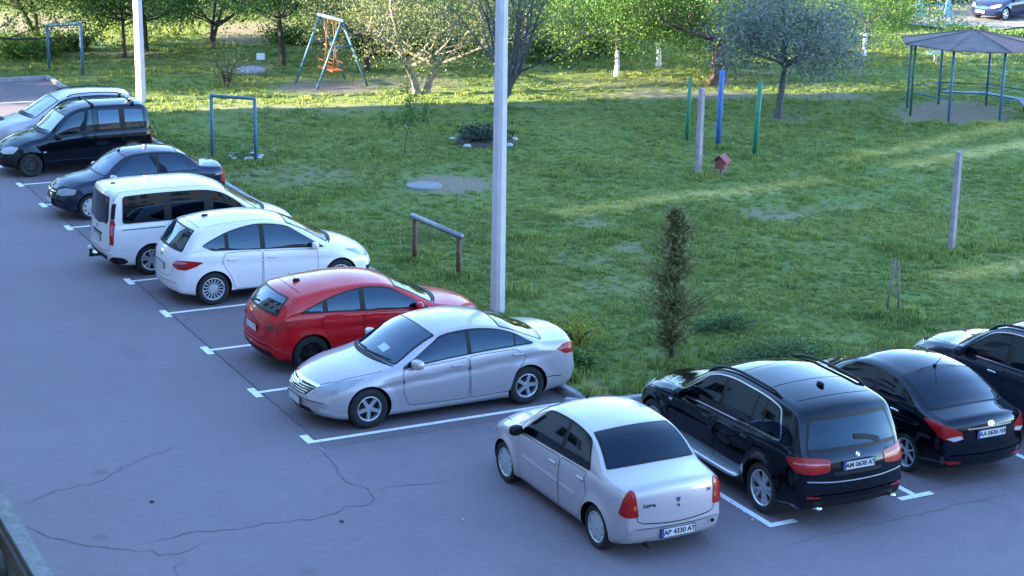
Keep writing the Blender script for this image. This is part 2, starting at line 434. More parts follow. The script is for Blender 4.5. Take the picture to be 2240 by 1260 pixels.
# scraps on the tarmac
M['scrap'] = simple('paper_scrap', (.55, .55, .56), .8)
M['deadleaf'] = simple('dead_leaf', (.035, .030, .028), .9)
def scrap(px, s, mat, label, grp):
    p = unp(*px); r_ = random.Random(int(px[0])); V = [(s*r_.uniform(.6, 1.2)*math.cos(a), s*r_.uniform(.6, 1.2)*math.sin(a), r_.uniform(.004, .02)) for a in [k*math.pi/3 for k in range(6)]]
    o = mobj('paper_scrap' if grp[0] == 'p' else 'dead_leaf', V+[(x*.9, y*.9, 0.0) for x, y, z in V], [(0, 1, 2, 3, 4, 5)]+[(k+6, (k+1) % 6+6, (k+1) % 6, k) for k in range(6)], mat); o.location = (p.x, p.y, .006); tag(o, label, 'scrap' if grp[0] == 'p' else 'leaf', grp)
for q in ((1612, 1112), (1628, 1122), (1646, 1138), (1012, 1138), (1600, 1100)): scrap(q, .022, M['scrap'], 'tiny pale scrap lying on the tarmac near the corner sedan', 'pale scraps on the tarmac')
for q in ((748, 1142), (332, 1098)): scrap(q, .045, M['deadleaf'], 'dark dead leaf lying on the open tarmac', 'dead leaves on the tarmac')
# ---------------------------------------------------------------- cars
def pchip(pts):
    X = np.array([p[0] for p in pts], float); Y = np.array([p[1] for p in pts], float)
    h = np.diff(X); d = np.diff(Y)/h; mm = np.zeros(len(X))
    for i in range(1, len(X)-1):
        if d[i-1]*d[i] > 0:
            w1 = 2*h[i]+h[i-1]; w2 = h[i]+2*h[i-1]; mm[i] = (w1+w2)/(w1/d[i-1]+w2/d[i])
    mm[0] = d[0]; mm[-1] = d[-1]
    def f(x):
        x = min(max(x, X[0]), X[-1]); i = min(int(np.searchsorted(X, x, 'right'))-1, len(X)-2); i = max(i, 0)
        t = (x-X[i])/h[i]; t2 = t*t; t3 = t2*t
        return (2*t3-3*t2+1)*Y[i]+(t3-2*t2+t)*h[i]*mm[i]+(-2*t3+3*t2)*Y[i+1]+(t3-t2)*h[i]*mm[i+1]
    return f

def lerp_tab(pts):
    X = [p[0] for p in pts]; Y = [p[1] for p in pts]
    return lambda x: float(np.interp(x, X, Y))

def round_poly(pts, r, n=4):
    out = []; N = len(pts)
    for i in range(N):
        p = Vector(pts[i]); a = Vector(pts[i-1])-p; b = Vector(pts[(i+1) % N])-p
        la, lb = a.length, b.length
        if la < 1e-6 or lb < 1e-6: continue
        k = min(r, .45*la, .45*lb); A = p+a/la*k; B = p+b/lb*k
        for j in range(n+1):
            t = j/n; out.append((A*(1-t)**2+p*2*t*(1-t)+B*t*t))
    return [(v.x, v.y) for v in out]

def fill2d(poly, res):
    """triangulated fill of a 2-D outline with inner points every res"""
    P = []
    N = len(poly)
    for i in range(N):
        a = Vector(poly[i]); b = Vector(poly[(i+1) % N]); L = (b-a).length
        if L < 1e-5: continue
        n = max(1, int(L/res))
        for j in range(n): P.append(a.lerp(b, j/n))
    nb = len(P); xs = [p.x for p in P]; ys = [p.y for p in P]
    poly_np = np.array([(p.x, p.y) for p in P])
    gxs = np.arange(min(xs)+res*.5, max(xs), res); gys = np.arange(min(ys)+res*.5, max(ys), res)
    if len(gxs) and len(gys):
        G = np.array([(a, b) for a in gxs for b in gys])
        x, y = G[:, 0], G[:, 1]; ins = np.zeros(len(G), bool); j = nb-1
        for i in range(nb):
            xi, yi = poly_np[i]; xj, yj = poly_np[j]
            c = ((yi > y) != (yj > y)) & (x < (xj-xi)*(y-yi)/((yj-yi) or 1e-12)+xi); ins ^= c; j = i
        G = G[ins]
        if len(G):
            dmin = np.min(np.linalg.norm(G[:, None]-poly_np[None], axis=2), axis=1); G = G[dmin > res*.4]
        P = P+[Vector((a, b)) for a, b in G]
    ed = [(i, (i+1) % nb) for i in range(nb)]
    v, e, f, *_ = delaunay_2d_cdt(P, ed, [], 1, 1e-5)
    return v, f

_txt = {}
def text_mesh(s, size):
    if (s, size) in _txt: return _txt[s, size]
    cu = bpy.data.curves.new('t', 'FONT'); cu.body = s; cu.size = size; cu.align_x = 'CENTER'; cu.align_y = 'CENTER'; cu.offset = .0035
    o = bpy.data.objects.new('t', cu); C.objects.link(o); bpy.context.view_layer.update()
    me = bpy.data.meshes.new_from_object(o.evaluated_get(bpy.context.evaluated_depsgraph_get()))
    bpy.data.objects.remove(o); me.materials.clear(); me.materials.append(M['ink']); _txt[s, size] = me
    return me

AX = {'L': (Vector((0, 1, 0)), Vector((1, 0, 0)), Vector((0, 0, 1))), 'R': (Vector((0, -1, 0)), Vector((1, 0, 0)), Vector((0, 0, 1))),
      'T': (Vector((0, 0, 1)), Vector((1, 0, 0)), Vector((0, 1, 0))), 'F': (Vector((1, 0, 0)), Vector((0, 1, 0)), Vector((0, 0, 1))),
      'B': (Vector((-1, 0, 0)), Vector((0, 1, 0)), Vector((0, 0, 1)))}

class Car:
    def __init__(s, name, L, W, R, xr, wb, top, bot, belt, tumble, paintm, bowf=.36, bowr=.18, xw=None, flare=.012, clad=0.0, rim='alloy5', rimm='alloy',
                 wid=None, crown=.055, creases=(), rimfrac=.66, rc=.075):
        s.L, s.W, s.R, s.xr, s.xf = L, W, R, xr, xr+wb
        s.root = empty(name); s.pm = paintm; s.Wh = W/2
        s.top = pchip(top); s.belt = pchip(belt); s.bot = pchip(bot)
        s.wid = pchip(wid or [(0, .84), (.12, .925), (.4, .975), (.9, .995), (L*.5, 1.0), (L-.9, .99), (L-.45, .965), (L-.15, .91), (L, .80)])
        s.tumble = tumble; s.crown = crown; s.flare = flare; s.creases = creases; s.rc = rc
        xw = xw or L*.74
        s.bow = lerp_tab([(0, -bowr), (.5, -bowr*.7), (L*.36, 0), (L*.52, .02), (xw, bowf*.45), (L, bowf)])
        s.build_body(clad)
        s.wheels(rim, rimm, rimfrac)
    def warp(s, x, y): return x - s.bow(x)*(abs(y)/s.Wh)**2.3
    SIDE = [(0, .90), (.035, .935), (.08, .958), (.13, .970), (.18, .979), (.24, .986), (.30, .991), (.36, .996), (.42, .9985), (.48, 1.0), (.54, 1.0), (.60, .9992), (.66, .997), (.72, .994), (.78, .990), (.83, .985), (.88, .979), (.92, .972), (.96, .961), (1.0, .945)]
    def top_edge(s, x):
        zb, zt = s.bot(x), s.top(x); zs = min(s.belt(x), zb+(zt-zb)*.86); Hg = zt-zs
        cr = min(s.crown, .5*Hg); ze = zt-cr; ws = s.wid(x)*s.Wh*.945-.008
        wt = ws-max(s.tumble*(ze-zs), .05*min(1, Hg/.1)); return zb, zt, zs, ze, ws, wt
    def section(s, x):
        zb, zt, zs, ze, ws, wt = s.top_edge(x); w_ = s.wid(x)*s.Wh
        pts = [(.9*w_*k/5, zb) for k in range(5)]
        prof_t = [p[0] for p in s.SIDE]; prof_f = [p[1] for p in s.SIDE]; tc_ = None
        if s.creases:                              # one row of points runs along the main crease
            x0, z0, x1, z1, amp, wd = s.creases[0]; q = min(max((x-x0)/(x1-x0), 0), 1)
            tc_ = min(max((z0+(z1-z0)*q-zb)/max(zs-zb, 1e-4), .45), .9); am = amp*max(0.0, math.sin(math.pi*q))**.6; J = prof_t.index(.72)
        for k, (t0, f) in enumerate(s.SIDE):
            t = t0; dy = 0.0
            if tc_ is not None:
                t = tc_+(t0-.72)*(1-tc_)/.28 if k >= J else t0*(tc_-.03)/.66
                f = float(np.interp(t, prof_t, prof_f))
                if k < J: dy = am*max(0.0, 1-(zb+(zs-zb)*(tc_-t)-zb)/(wd*3.2))
            z = zb+(zs-zb)*t; y = w_*f-dy
            for xa in (s.xr, s.xf):
                d = math.hypot(x-s.bow(x)*.9-xa, z-s.R); a = s.R+.035
                y += s.flare*math.exp(-((d-a)/.07)**2) if d > a else s.flare
            for (x0, z0, x1, z1, amp, wd) in s.creases[1:]:
                if x0 < x < x1:
                    q = (x-x0)/(x1-x0); zl = z0+(z1-z0)*q; dd = zl-z
                    if 0 < dd < wd*3: y -= amp*math.sin(math.pi*q)**.5*max(0, (1-dd/(wd*3)))*min(1, dd/.035)
            pts.append((y, z))
        A = Vector((ws, zs)); B = Vector((wt, ze)); Cc = Vector((0, zt)); la = (A-B).length; lb = (Cc-B).length
        k = min(s.rc, .5*la); P0 = B+(A-B)*(k/max(la, 1e-6)); P2 = B+(Cc-B)*(min(.16, k*2)/lb)
        for i in range(9):
            q = A.lerp(P0, i/9); pts.append((q.x+.012*math.sin(math.pi*i/9)*min(1, la/.3), q.y))
        for i in range(6):
            t = i/6; q = P0*(1-t)**2+B*2*t*(1-t)+P2*t*t; pts.append((q.x, q.y))
        for i in range(9):                       # roof arch: crowned, not a straight slope
            t = i/8; y = P2.x*(1-t); z = zt-(zt-P2.y)*(y/max(P2.x, 1e-6))**2.0
            pts.append((y, z))
        return pts
    def build_body(s, clad):
        L = s.L
        e = [0, .003, .009, .018, .03, .046, .066, .09, .12, .155, .195]
        xs = sorted(set(e+[L-a for a in e]+list(np.linspace(.235, L-.235, int((L-.47)/.045)))))
        V = []; Fc = []; mi = []; n = None
        for x in xs:
            h = s.section(x)
            ring = [(y, z) for y, z in h]+[(-y, z) for y, z in h[-2:0:-1]]
            n = len(ring)
            for (y, z) in ring: V.append((s.warp(x, y), y, z))
        half = len(s.section(L/2))
        for i in range(len(xs)-1):
            for j in range(n):
                j2 = (j+1) % n; Fc.append((i*n+j, i*n+j2, (i+1)*n+j2, (i+1)*n+j))
                jj = j if j < half-1 else n-1-j
                side = 5 <= jj < 5+len(s.SIDE)-1
                low = s.xr < xs[i] < s.xf and (jj < 5 or side and s.SIDE[min(jj-5+1, len(s.SIDE)-1)][0] <= clad)
                under = jj < 4 and .30 < xs[i] < L-.40
                mi.append(1 if under else (2 if (low and clad > 0) else 0))
        for i, flip in ((0, False), (len(xs)-1, True)):
            for j in range(half-1):
                a, b = i*n+j, i*n+j+1; c = i*n+((n-j-1) % n); d = i*n+((n-j) % n)
                q = [a, b, c, d] if j > 0 else [a, b, c]
                if j+1 == half-1: q = [a, b, d]
                Fc.append(tuple(q if flip else q[::-1])); mi.append(0)
        s.bvh = BVHTree.FromPolygons([Vector(v) for v in V], Fc)
        o = mobj('body', V, Fc, None, None, True, [s.pm, M['gap'], M['plastic']], mi)
        bm = bmesh.new(); bm.from_mesh(o.data); bmesh.ops.recalc_face_normals(bm, faces=bm.faces); bm.to_mesh(o.data); bm.free()
        # wheel arches
        cut = MB()
        for xa in (s.xr, s.xf):
            for sg in (-1, 1):
                k = MB().lathe([(0.001, -.2), (s.R+.034, -.2), (s.R+.034, .2), (.001, .2)], 40)
                k.v = [(a+xa, b+sg*(s.Wh-.10), c+s.R+.012) for a, b, c in k.v]; cut.cur = 1; cut.add(k.v, k.f)
        co = mobj('cutter', cut.v, cut.f, None, None, False, [s.pm, M['gap'], M['plastic']], cut.m)
        bm = bmesh.new(); bm.from_mesh(co.data); bmesh.ops.remove_doubles(bm, verts=bm.verts, dist=.004); bmesh.ops.recalc_face_normals(bm, faces=bm.faces); bm.to_mesh(co.data); bm.free()
        md = o.modifiers.new('arch', 'BOOLEAN'); md.operation = 'DIFFERENCE'; md.object = co; md.solver = 'EXACT'; md.material_mode = 'INDEX'
        dg = bpy.context.evaluated_depsgraph_get(); bpy.context.view_layer.update()
        me = bpy.data.meshes.new_from_object(o.evaluated_get(dg)); me.name = 'body'
        bpy.data.objects.remove(co); o.modifiers.clear(); o.data = me
        me.polygons.foreach_set('use_smooth', [True]*len(me.polygons))
        bm = bmesh.new(); bm.from_mesh(me)
        for ed in bm.edges:
            if len(ed.link_faces) == 2 and (ed.link_faces[0].material_index != ed.link_faces[1].material_index or ed.calc_face_angle(0) > .9): ed.smooth = False
        bm.to_mesh(me); bm.free()
        o.parent = s.root; s.body = o
    # -------- projection of details onto the body
    def cast(s, p, d):
        h, nrm, i, _ = s.bvh.ray_cast(p+d*6, -d)
        if h is None:
            h, nrm, i, _ = s.bvh.find_nearest(p)
        if nrm.dot(d) < 0: nrm = -nrm
        return h, nrm
    def patch(s, name, poly, ax, off, mat, parent=None, res=.05, rnd=0.0, label=None, mats=None):
        """a piece shaped by an outline and laid on the body; ax is a key of AX or a direction with 3-D outline points"""
        if isinstance(ax, str): d, u, v = AX[ax]; pl = [(p[0], p[1]) for p in poly]
        else:
            d = Vector(ax).normalized(); u = Vector((-d.y, d.x, 0)); u = u.normalized() if u.length > 1e-4 else Vector((0, 1, 0)); v = d.cross(u)
            pl = [(Vector(p).dot(u), Vector(p).dot(v)) for p in poly]
        if rnd: pl = round_poly(pl, rnd)
        vv, ff = fill2d(pl, res)
        V = []
        for q in vv:
            h, nn = s.cast(u*q.x+v*q.y, d); V.append(h+nn*off)
        out = []
        for f in ff:
            nn = (V[f[1]]-V[f[0]]).cross(V[f[2]]-V[f[0]])
            out.append(tuple(f) if nn.dot(d) >= 0 else tuple(f)[::-1])
        # a rim of a few millimetres so the piece has thickness
        cnt = {}
        for f in out:
            for a, b in zip(f, f[1:]+f[:1]): cnt[a, b] = cnt.get((a, b), 0)+1
        nV = len(V); low = {}
        for (a, b) in list(cnt):
            if (b, a) not in cnt:
                for q in (a, b):
                    if q not in low: low[q] = len(V); V.append(V[q]-d*(off+.004))
                out.append((b, a, low[a], low[b]))
        o = mobj(name, V, out, mat, parent or s.root, True)
        bm = bmesh.new(); bm.from_mesh(o.data); bm.verts.ensure_lookup_table()
        for ed in bm.edges:
            if len(ed.link_faces) == 2 and ed.calc_face_angle(0) > .7: ed.smooth = False
        bm.to_mesh(o.data); bm.free()
        if label: o['label'] = label
        return o
    def both(s, name, poly, off, mat, **k):
        out = []
        for ax in 'LR': out.append(s.patch(name, poly, ax, off, mat, **k))
        return out
    def sym(s, name, pts, d, off, mat, **k):
        """3-D outline on the left, mirrored to the right"""
        a = s.patch(name, pts, d, off, mat, **k)
        b = s.patch(name, [(p[0], -p[1], p[2]) for p in pts], (d[0], -d[1], d[2]), off, mat, **k)
        return a, b
    def roofpt(s, x, y): return (s.warp(x, y), y, s.top(x))
    def screen(s, name, x0, x1, in0, in1, mat, d, bot=None, frame=.03, y0=None, y1=None, rnd=.05, fm='trim'):
        """windscreen or rear window between profile stations x0 (low) and x1 (high)"""
        def outline(x0, x1, g):
            ya = (y0 or s.top_edge(x0)[5]-in0)+g; yb = (y1 or s.top_edge(x1)[5]-in1)+g
            sx = 1 if x0 > x1 else -1; xa, xb = x0+sx*g, x1-sx*g
            low = [s.roofpt(xa, ya*k/6) for k in range(-6, 7)]; mid = []
            hi = [s.roofpt(xb, yb*k/6) for k in range(6, -7, -1)]
            rt = []; lt = []
            for k in range(1, 5):
                q = k/5; xx = xa+(xb-xa)*q; yy = min(ya+(yb-ya)*q, s.top_edge(xx)[5]-min(in0, in1)+g)
                rt.append(s.roofpt(xx, yy)); lt.append(s.roofpt(xx, -yy))
            return low+rt+hi+lt[::-1]
        fr = s.patch(name+'_frame' if False else 'window_frame', outline(x0, x1, frame), d, .003, M[fm], rnd=rnd) if frame else None
        return s.patch(name, outline(x0, x1, 0), d, .006, mat, rnd=rnd)
    def side_glass(s, panes, lo=.035, hi=.05, trim=.022, mat=None, chrome=0.0, rnd=.03, arc=None):
        """panes: (x rear low, x front low, x rear high, x front high)"""
        mat = mat or M['glass']
        def zt(x):
            z = s.top_edge(min(max(x+s.bow(x)*.78, .05), s.L-.05))[3]-hi
            if arc and x < arc[0]: z -= arc[2]*((arc[0]-x)/(arc[0]-arc[1]))**1.6
            return z
        zb = lambda x: s.belt(min(max(x+s.bow(x)*.9, .05), s.L-.05))+lo
        def outl(b0, b1, t0, t1, g):
            lowp = [(b0-g+(b1-b0+2*g)*k/10) for k in range(11)]; hp = [(t1+g+(t0-t1-2*g)*k/12) for k in range(13)]
            P_ = [(x, zb(x)-g) for x in lowp]+[(x, max(zt(x)+g, zb(x)-g+.012)) for x in hp]
            return P_
        b0 = panes[-1]; full = (min(p[0] for p in panes), max(p[1] for p in panes), min(p[2] for p in panes), max(p[3] for p in panes))
        if chrome: s.both('window_moulding', outl(*full, trim+chrome), .0045, M['chrome'], rnd=rnd*1.6, res=.06)
        s.both('window_frame', outl(*full, trim), .0070, M['trim'], rnd=rnd*1.3, res=.06)
        for p in panes: s.both('side_window', outl(*p, 0), .0095, mat, rnd=rnd, res=.06)
    def seam(s, pts, ax, wd=.009, name='panel_gap', mat=None, off=.0025):
        """a thin strip laid on the body along a path given in the plane of ax"""
        d, u, v = AX[ax]; src = [Vector(p) for p in pts]; P_ = []
        for p, q in zip(src[:-1], src[1:]):
            n = max(1, int((q-p).length/.05)); P_ += [p.lerp(q, k/n) for k in range(n)]
        P_.append(src[-1]); N = len(P_); closed = (P_[0]-P_[-1]).length < 1e-5; V = []
        for i, p in enumerate(P_):
            a = P_[i-1] if i else (P_[-2] if closed else P_[0]); b = P_[i+1] if i+1 < N else (P_[1] if closed else P_[-1])
            t = (b-a).normalized(); n2 = Vector((-t.y, t.x))
            for sg in (.5, -.5):
                q = p+n2*wd*sg; h, nn = s.cast(u*q.x+v*q.y, d); V.append(h+nn*off)
        Fc = []
        for i in range(N-1):
            f = (2*i, 2*i+1, 2*i+3, 2*i+2); nn = (V[f[1]]-V[f[0]]).cross(V[f[2]]-V[f[0]])
            Fc.append(f if nn.dot(d) >= 0 else f[::-1])
        return mobj(name, V, Fc, mat or M['gap'], s.root, True)
    def doors(s, outlines, handles, hm=None, hz=.0):
        """door skins a touch proud of the body with a dark joint round them; each carries its handle"""
        for sd_ in 'LR':
            for (pl, hp) in zip(outlines, handles):
                c = Vector((sum(p[0] for p in pl)/len(pl), sum(p[1] for p in pl)/len(pl)))
                big = [tuple(Vector(p)+(Vector(p)-c).normalized()*.010) for p in pl]
                rp = round_poly(pl, .05)
                s.seam([(p[0], p[1]) for p in rp]+[rp[0]], sd_, .018, 'door_joint', None, .0012)
                d_ = s.patch('door', pl, sd_, .0030, s.pm, rnd=.05, res=.045)
                if hp:
                    h, nn = s.cast(Vector((hp[0], 0, hp[1])), AX[sd_][0])
                    MB().sell(h+AX[sd_][0]*.018, (.095, .016, .017), .5).build('handle', hm or s.pm, d_, True)
    def blob(s, name, loc, h, mat, e=.6, rot=None, parent=None):
        return MB().sell(loc, h, e, M=rot).build(name, mat, parent or s.root, True)
    def mirrors(s, x, z, mat=None, size=(.07, .105, .075), base=True):
        for sg in (1, -1):
            h, nn = s.cast(Vector((x, 0, z)), AX['L' if sg > 0 else 'R'][0])
            mb = MB(); mats = [mat or s.pm, M['plastic']]
            c = Vector((x-.02, h.y+sg*.13, z+.03))
            mb.sell(c, size, .7, M=Matrix.Rotation(sg*.18, 3, 'Z'))
            mb.cur = 1; mb.tube([(x+.02, h.y-sg*.02, z-.03), (x, h.y+sg*.08, z-.01)], [.03, .028], 8)
            mb.build('mirror', None, s.root, True, mats)
    def plate(s, end, z, txt=None, y=0.0, wd=.52, ht=.112, holder=True):
        d = AX['F' if end == 'F' else 'B'][0]
        a, _ = s.cast(Vector((0, y-.2, z)), d); b, _ = s.cast(Vector((0, y+.2, z)), d); c, nn = s.cast(Vector((0, y, z)), d)
        x = (max if end == 'F' else min)(a.x, b.x, c.x)+d.x*.004
        mb = MB().box((0, 0, 0), (wd+.02, ht+.02, .012))
        o = mb.build('licence_plate', M['ink'], s.root)
        # local axes: X across, Y up, Z outwards
        rot = Matrix((Vector((0, 1, 0)) if end == 'F' else Vector((0, -1, 0)), Vector((0, 0, 1)), d)).transposed().to_4x4()
        o.matrix_local = Matrix.Translation((x, y, z)) @ rot
        f1 = MB().box((.02, 0, .0085), (wd-.045, ht, .004)).build('plate_face', M['plate'], o)
        f2 = MB().box((-wd/2+.022, 0, .0087), (.042, ht, .004)).build('plate_band', M['plateblue'], o)
        if txt:
            t_ = bpy.data.objects.new('lettering', text_mesh(txt, .094)); C.objects.link(t_); t_.parent = o; t_.location = (.022, 0, .0118)
        return o
    def wheels(s, rim, rimm, frac):
        R = s.R; rr = R*frac; wt_ = .11
        tb = MB().lathe([(rr, -.085), (rr+.008, -.10), (rr+.03, -wt_), (R-.045, -wt_-.004), (R-.015, -.098), (R-.002, -.075), (R, -.03), (R, .03), (R-.002, .075), (R-.015, .098), (R-.045, wt_+.004), (rr+.03, wt_), (rr+.008, .10), (rr, .085)], 44)
        bk = MB().lathe([(.001, .02), (rr*.97, .02), (rr*.97, -.085), (.001, -.085)], 28)
        rb = MB()
        rb.lathe([(rr+.004, .088), (rr+.010, .098), (rr-.004, .102), (rr-.014, .090), (rr-.022, .03)], 44)
        def spoke(a, w0, w1, r0, r1, y0, y1, th=.022):
            ca, sa = math.cos(a), math.sin(a); P_ = []
            for (r, wd, yy) in ((r0, w0, y0), (r1, w1, y1)):
                for (yo, sc) in ((yy, .8), (yy-th, 1.0)):
                    for q in (-.5, .5):
                        P_.append((r*ca-q*wd*sc*sa, yo, r*sa+q*wd*sc*ca))
            rb.add(P_, [(0, 1, 5, 4), (2, 6, 7, 3), (0, 4, 6, 2), (1, 3, 7, 5), (0, 2, 3, 1), (4, 5, 7, 6)])
        hub = lambda r, y: rb.lathe([(.001, y), (r*.8, y), (r, y-.012), (r, y-.05)], 20)
        T = 2*math.pi
        if rim == 'alloy5':
            hub(rr*.30, .085)
            for k in range(5): spoke(T*k/5+T/4, .070, .066, rr*.2, rr-.012, .083, .082, .035)
        elif rim == 'split5':
            hub(rr*.26, .08)
            for k in range(5):
                for q in (-.17, .17): spoke(T*k/5+T/4+q, .030, .030, rr*.22, rr-.012, .078, .082, .03)
        elif rim == 'multi':
            hub(rr*.40, .085)
            rb.lathe([(rr*.40, .07), (rr*.42, .082), (rr*.36, .084)], 24)
            for k in range(16): spoke(T*k/16+T/4, .024, .030, rr*.38, rr-.012, .080, .086, .03)
        elif rim == 'star10':
            hub(rr*.28, .08)
            for k in range(10): spoke(T*k/10+T/4+(.10 if k % 2 else -.10), .048, .062, rr*.22, rr-.012, .078, .086, .03)
        elif rim == 'thin6':
            hub(rr*.2, .075)
            for k in range(6): spoke(T*k/6+T/4, .032, .024, rr*.12, rr-.012, .074, .082, .03)
        elif rim == 'cover':
            rb.lathe([(.001, .100), (rr*.25, .098), (rr*.60, .094), (rr*.72, .088), (rr*.73, .07)], 36)
            hub(rr*.16, .106)
            for k in range(9): spoke(T*k/9+T/4, .075*rr/.2, .085*rr/.2, rr*.6, rr-.01, .090, .088, .02)
        elif rim == 'steel':
            rb.lathe([(rr*.92, .03), (rr*.85, .045), (rr*.62, .055), (rr*.52, .035), (rr*.38, .030), (rr*.34, .05), (rr*.20, .055), (.001, .055)], 32)
            for k in range(10): spoke(T*k/10, .02, .03, rr*.6, rr*.82, .058, .050, .01)
        first = None
        for xa in (s.xr, s.xf):
            for sg in (1, -1):
                if first is None:
                    o = bk.build('wheel', M['brake'], s.root, True)
                    tb.build('tyre', M['rubber'], o, True)
                    q = rb.build('rim', M[rimm], o, False)
                    q.data.polygons.foreach_set('use_smooth', [False]*len(q.data.polygons))
                    first = o
                else: o = dup(first, s.root)
                o.location = (xa, sg*(s.Wh-.135), R)
                o.rotation_euler = (0, rng.uniform(0, 1.2), 0 if sg > 0 else math.pi)
    def place(s, x, y, heading, ref='axle'):
        """put the point midway between the axles at (x, y) and face along heading"""
        mid = (s.xr+s.xf)/2
        for ch in s.root.children: ch.location.x -= mid
        s.root.location = (x, y, 0.004); s.root.rotation_euler = (0, 0, heading)
    def cowl(s, x0, yh=None):
        yh = yh or s.top_edge(x0)[5]-.03
        P_ = [s.roofpt(x0+.035, yh*k/8) for k in range(-8, 9)]+[s.roofpt(x0+.035+.075*(1-(k/8)**2)+.02, yh*k/8) for k in range(8, -9, -1)]
        s.patch('cowl', P_, (.3, 0, .95), .004, M['plastic'], res=.05)
        for (ya, yb) in ((-.05, .62), (-.66, -.08)):
            A = [s.roofpt(x0+.03-.06*k/6*(1 if yb > 0 else .4), ya+(yb-ya)*k/6) for k in range(7)]
            up = Vector((-.022, 0, .012)); Q = [Vector(p) for p in A]
            s.patch('wiper', [tuple(p) for p in Q]+[tuple(p+up) for p in Q[::-1]], (.4, 0, .9), .016, M['plastic'], res=.08)
    def wiper(s, pts, off=.016, wd=.02):
        """pts in plan (x, y)"""
        return s.seam(pts, 'T', wd, 'wiper', M['plastic'], off)
    def fin(s, x, y=0, size=(.07, .018, .03)):
        h, n_ = s.cast(Vector((x, y, 0)), Vector((0, 0, 1)))
        MB().sell(h+Vector((0, 0, size[2]*.6)), size, .8).build('antenna', M['plastic'], s.root, True)
    def rod(s, x, ln=.35, lean=-.25, y=0):
        h, n_ = s.cast(Vector((x, y, 0)), Vector((0, 0, 1)))
        b_ = MB().sell(h+Vector((0, 0, .015)), (.035, .022, .022), .8); b_.tube([h+Vector((0, 0, .02)), h+Vector((lean, 0, ln))], [.007, .004], 6)
        b_.build('antenna', M['plastic'], s.root, True)
    def rails(s, x0, x1, inset=.06, mat='plastic', r=.018, hgt=.045):
        for sg in (1, -1):
            pts = []
            for k in range(13):
                x = x0+(x1-x0)*k/12; yy = s.top_edge(x)[5]-inset
                h, n_ = s.cast(Vector((x, sg*yy, 0)), Vector((0, 0, 1)))
                lift = hgt if 0 < k < 12 else 0
                pts.append(h+Vector((0, 0, lift)))
            MB().tube(pts, r, 8).build('roof_rail', M[mat], s.root, True)
    def badge(s, end, y, z, kind='oval', sz=.045):
        d = AX['F' if end == 'F' else 'B'][0]; h, n_ = s.cast(Vector((0, y, z)), d)
        t = Vector((0, 1, 0)); up = n_.cross(t) if end == 'F' else t.cross(n_); up = up.normalized()
        if up.z < 0: up = -up
        c = h+n_*.006; N = 20; b_ = MB()
        if kind == 'shield':
            pl = [(-1, .9), (1, .9), (.85, -.1), (0, -1.1), (-.85, -.1)]
        else:
            ex = 1.5 if kind == 'oval' else 1.0
            pl = [(ex*math.cos(2*math.pi*k/N), math.sin(2*math.pi*k/N)) for k in range(N)]
        P_ = [c+t*a*sz+up*b*sz for a, b in pl]; n0 = len(P_)
        b_.add(P_+[p-n_*.012 for p in P_], [tuple(range(n0))]+[(i, (i+1) % n0, (i+1) % n0+n0, i+n0) for i in range(n0)])
        o = b_.build('emblem', M['badgeblue'] if kind in ('shield', 'round', 'ford') else M['chrome'], s.root)
        if kind == 'oval':
            q = MB()
            for (a0, b0, a1, b1) in ((-.7, -.55, -.35, .55), (.35, -.55, .7, .55), (-.4, -.12, .4, .12)):
                q.add([c+n_*.003+t*a*sz+up*b*sz for a, b in ((a0, b0), (a1, b0), (a1, b1), (a0, b1))], [(0, 1, 2, 3)])
            q.build('emblem_letter', M['ink'], o)
        if kind == 'round':
            q = MB()
            for a0 in (0, math.pi):
                q.add([c+n_*.003]+[c+n_*.003+(t*math.cos(a0+k*math.pi/12)+up*math.sin(a0+k*math.pi/12))*sz*.7 for k in range(7)], [tuple(range(8))])
            q.build('emblem_quarter', M['chrome'], o)
        if kind == 'shield':
            b2 = MB(); c2 = c-up*sz*2.2
            b2.add([c2+(t*math.cos(2*math.pi*k/12)+up*math.sin(2*math.pi*k/12))*sz*.55+n_*.002 for k in range(12)], [tuple(range(12))]); b2.build('lock_cylinder', M['ink'], s.root)
        return o
    def script(s, end, y, z, txt, sz=.05):
        d = AX['F' if end == 'F' else 'B'][0]; h, n_ = s.cast(Vector((0, y, z)), d)
        o = bpy.data.objects.new('lettering', text_mesh(txt, sz)); C.objects.link(o); o.parent = s.root
        ac = Vector((0, 1, 0)) if end == 'F' else Vector((0, -1, 0)); ac = (ac-n_*ac.dot(n_)).normalized(); up = n_.cross(ac)
        o.matrix_local = Matrix.Translation(h+n_*.006) @ Matrix((ac, up, n_)).transposed().to_4x4()
        return o
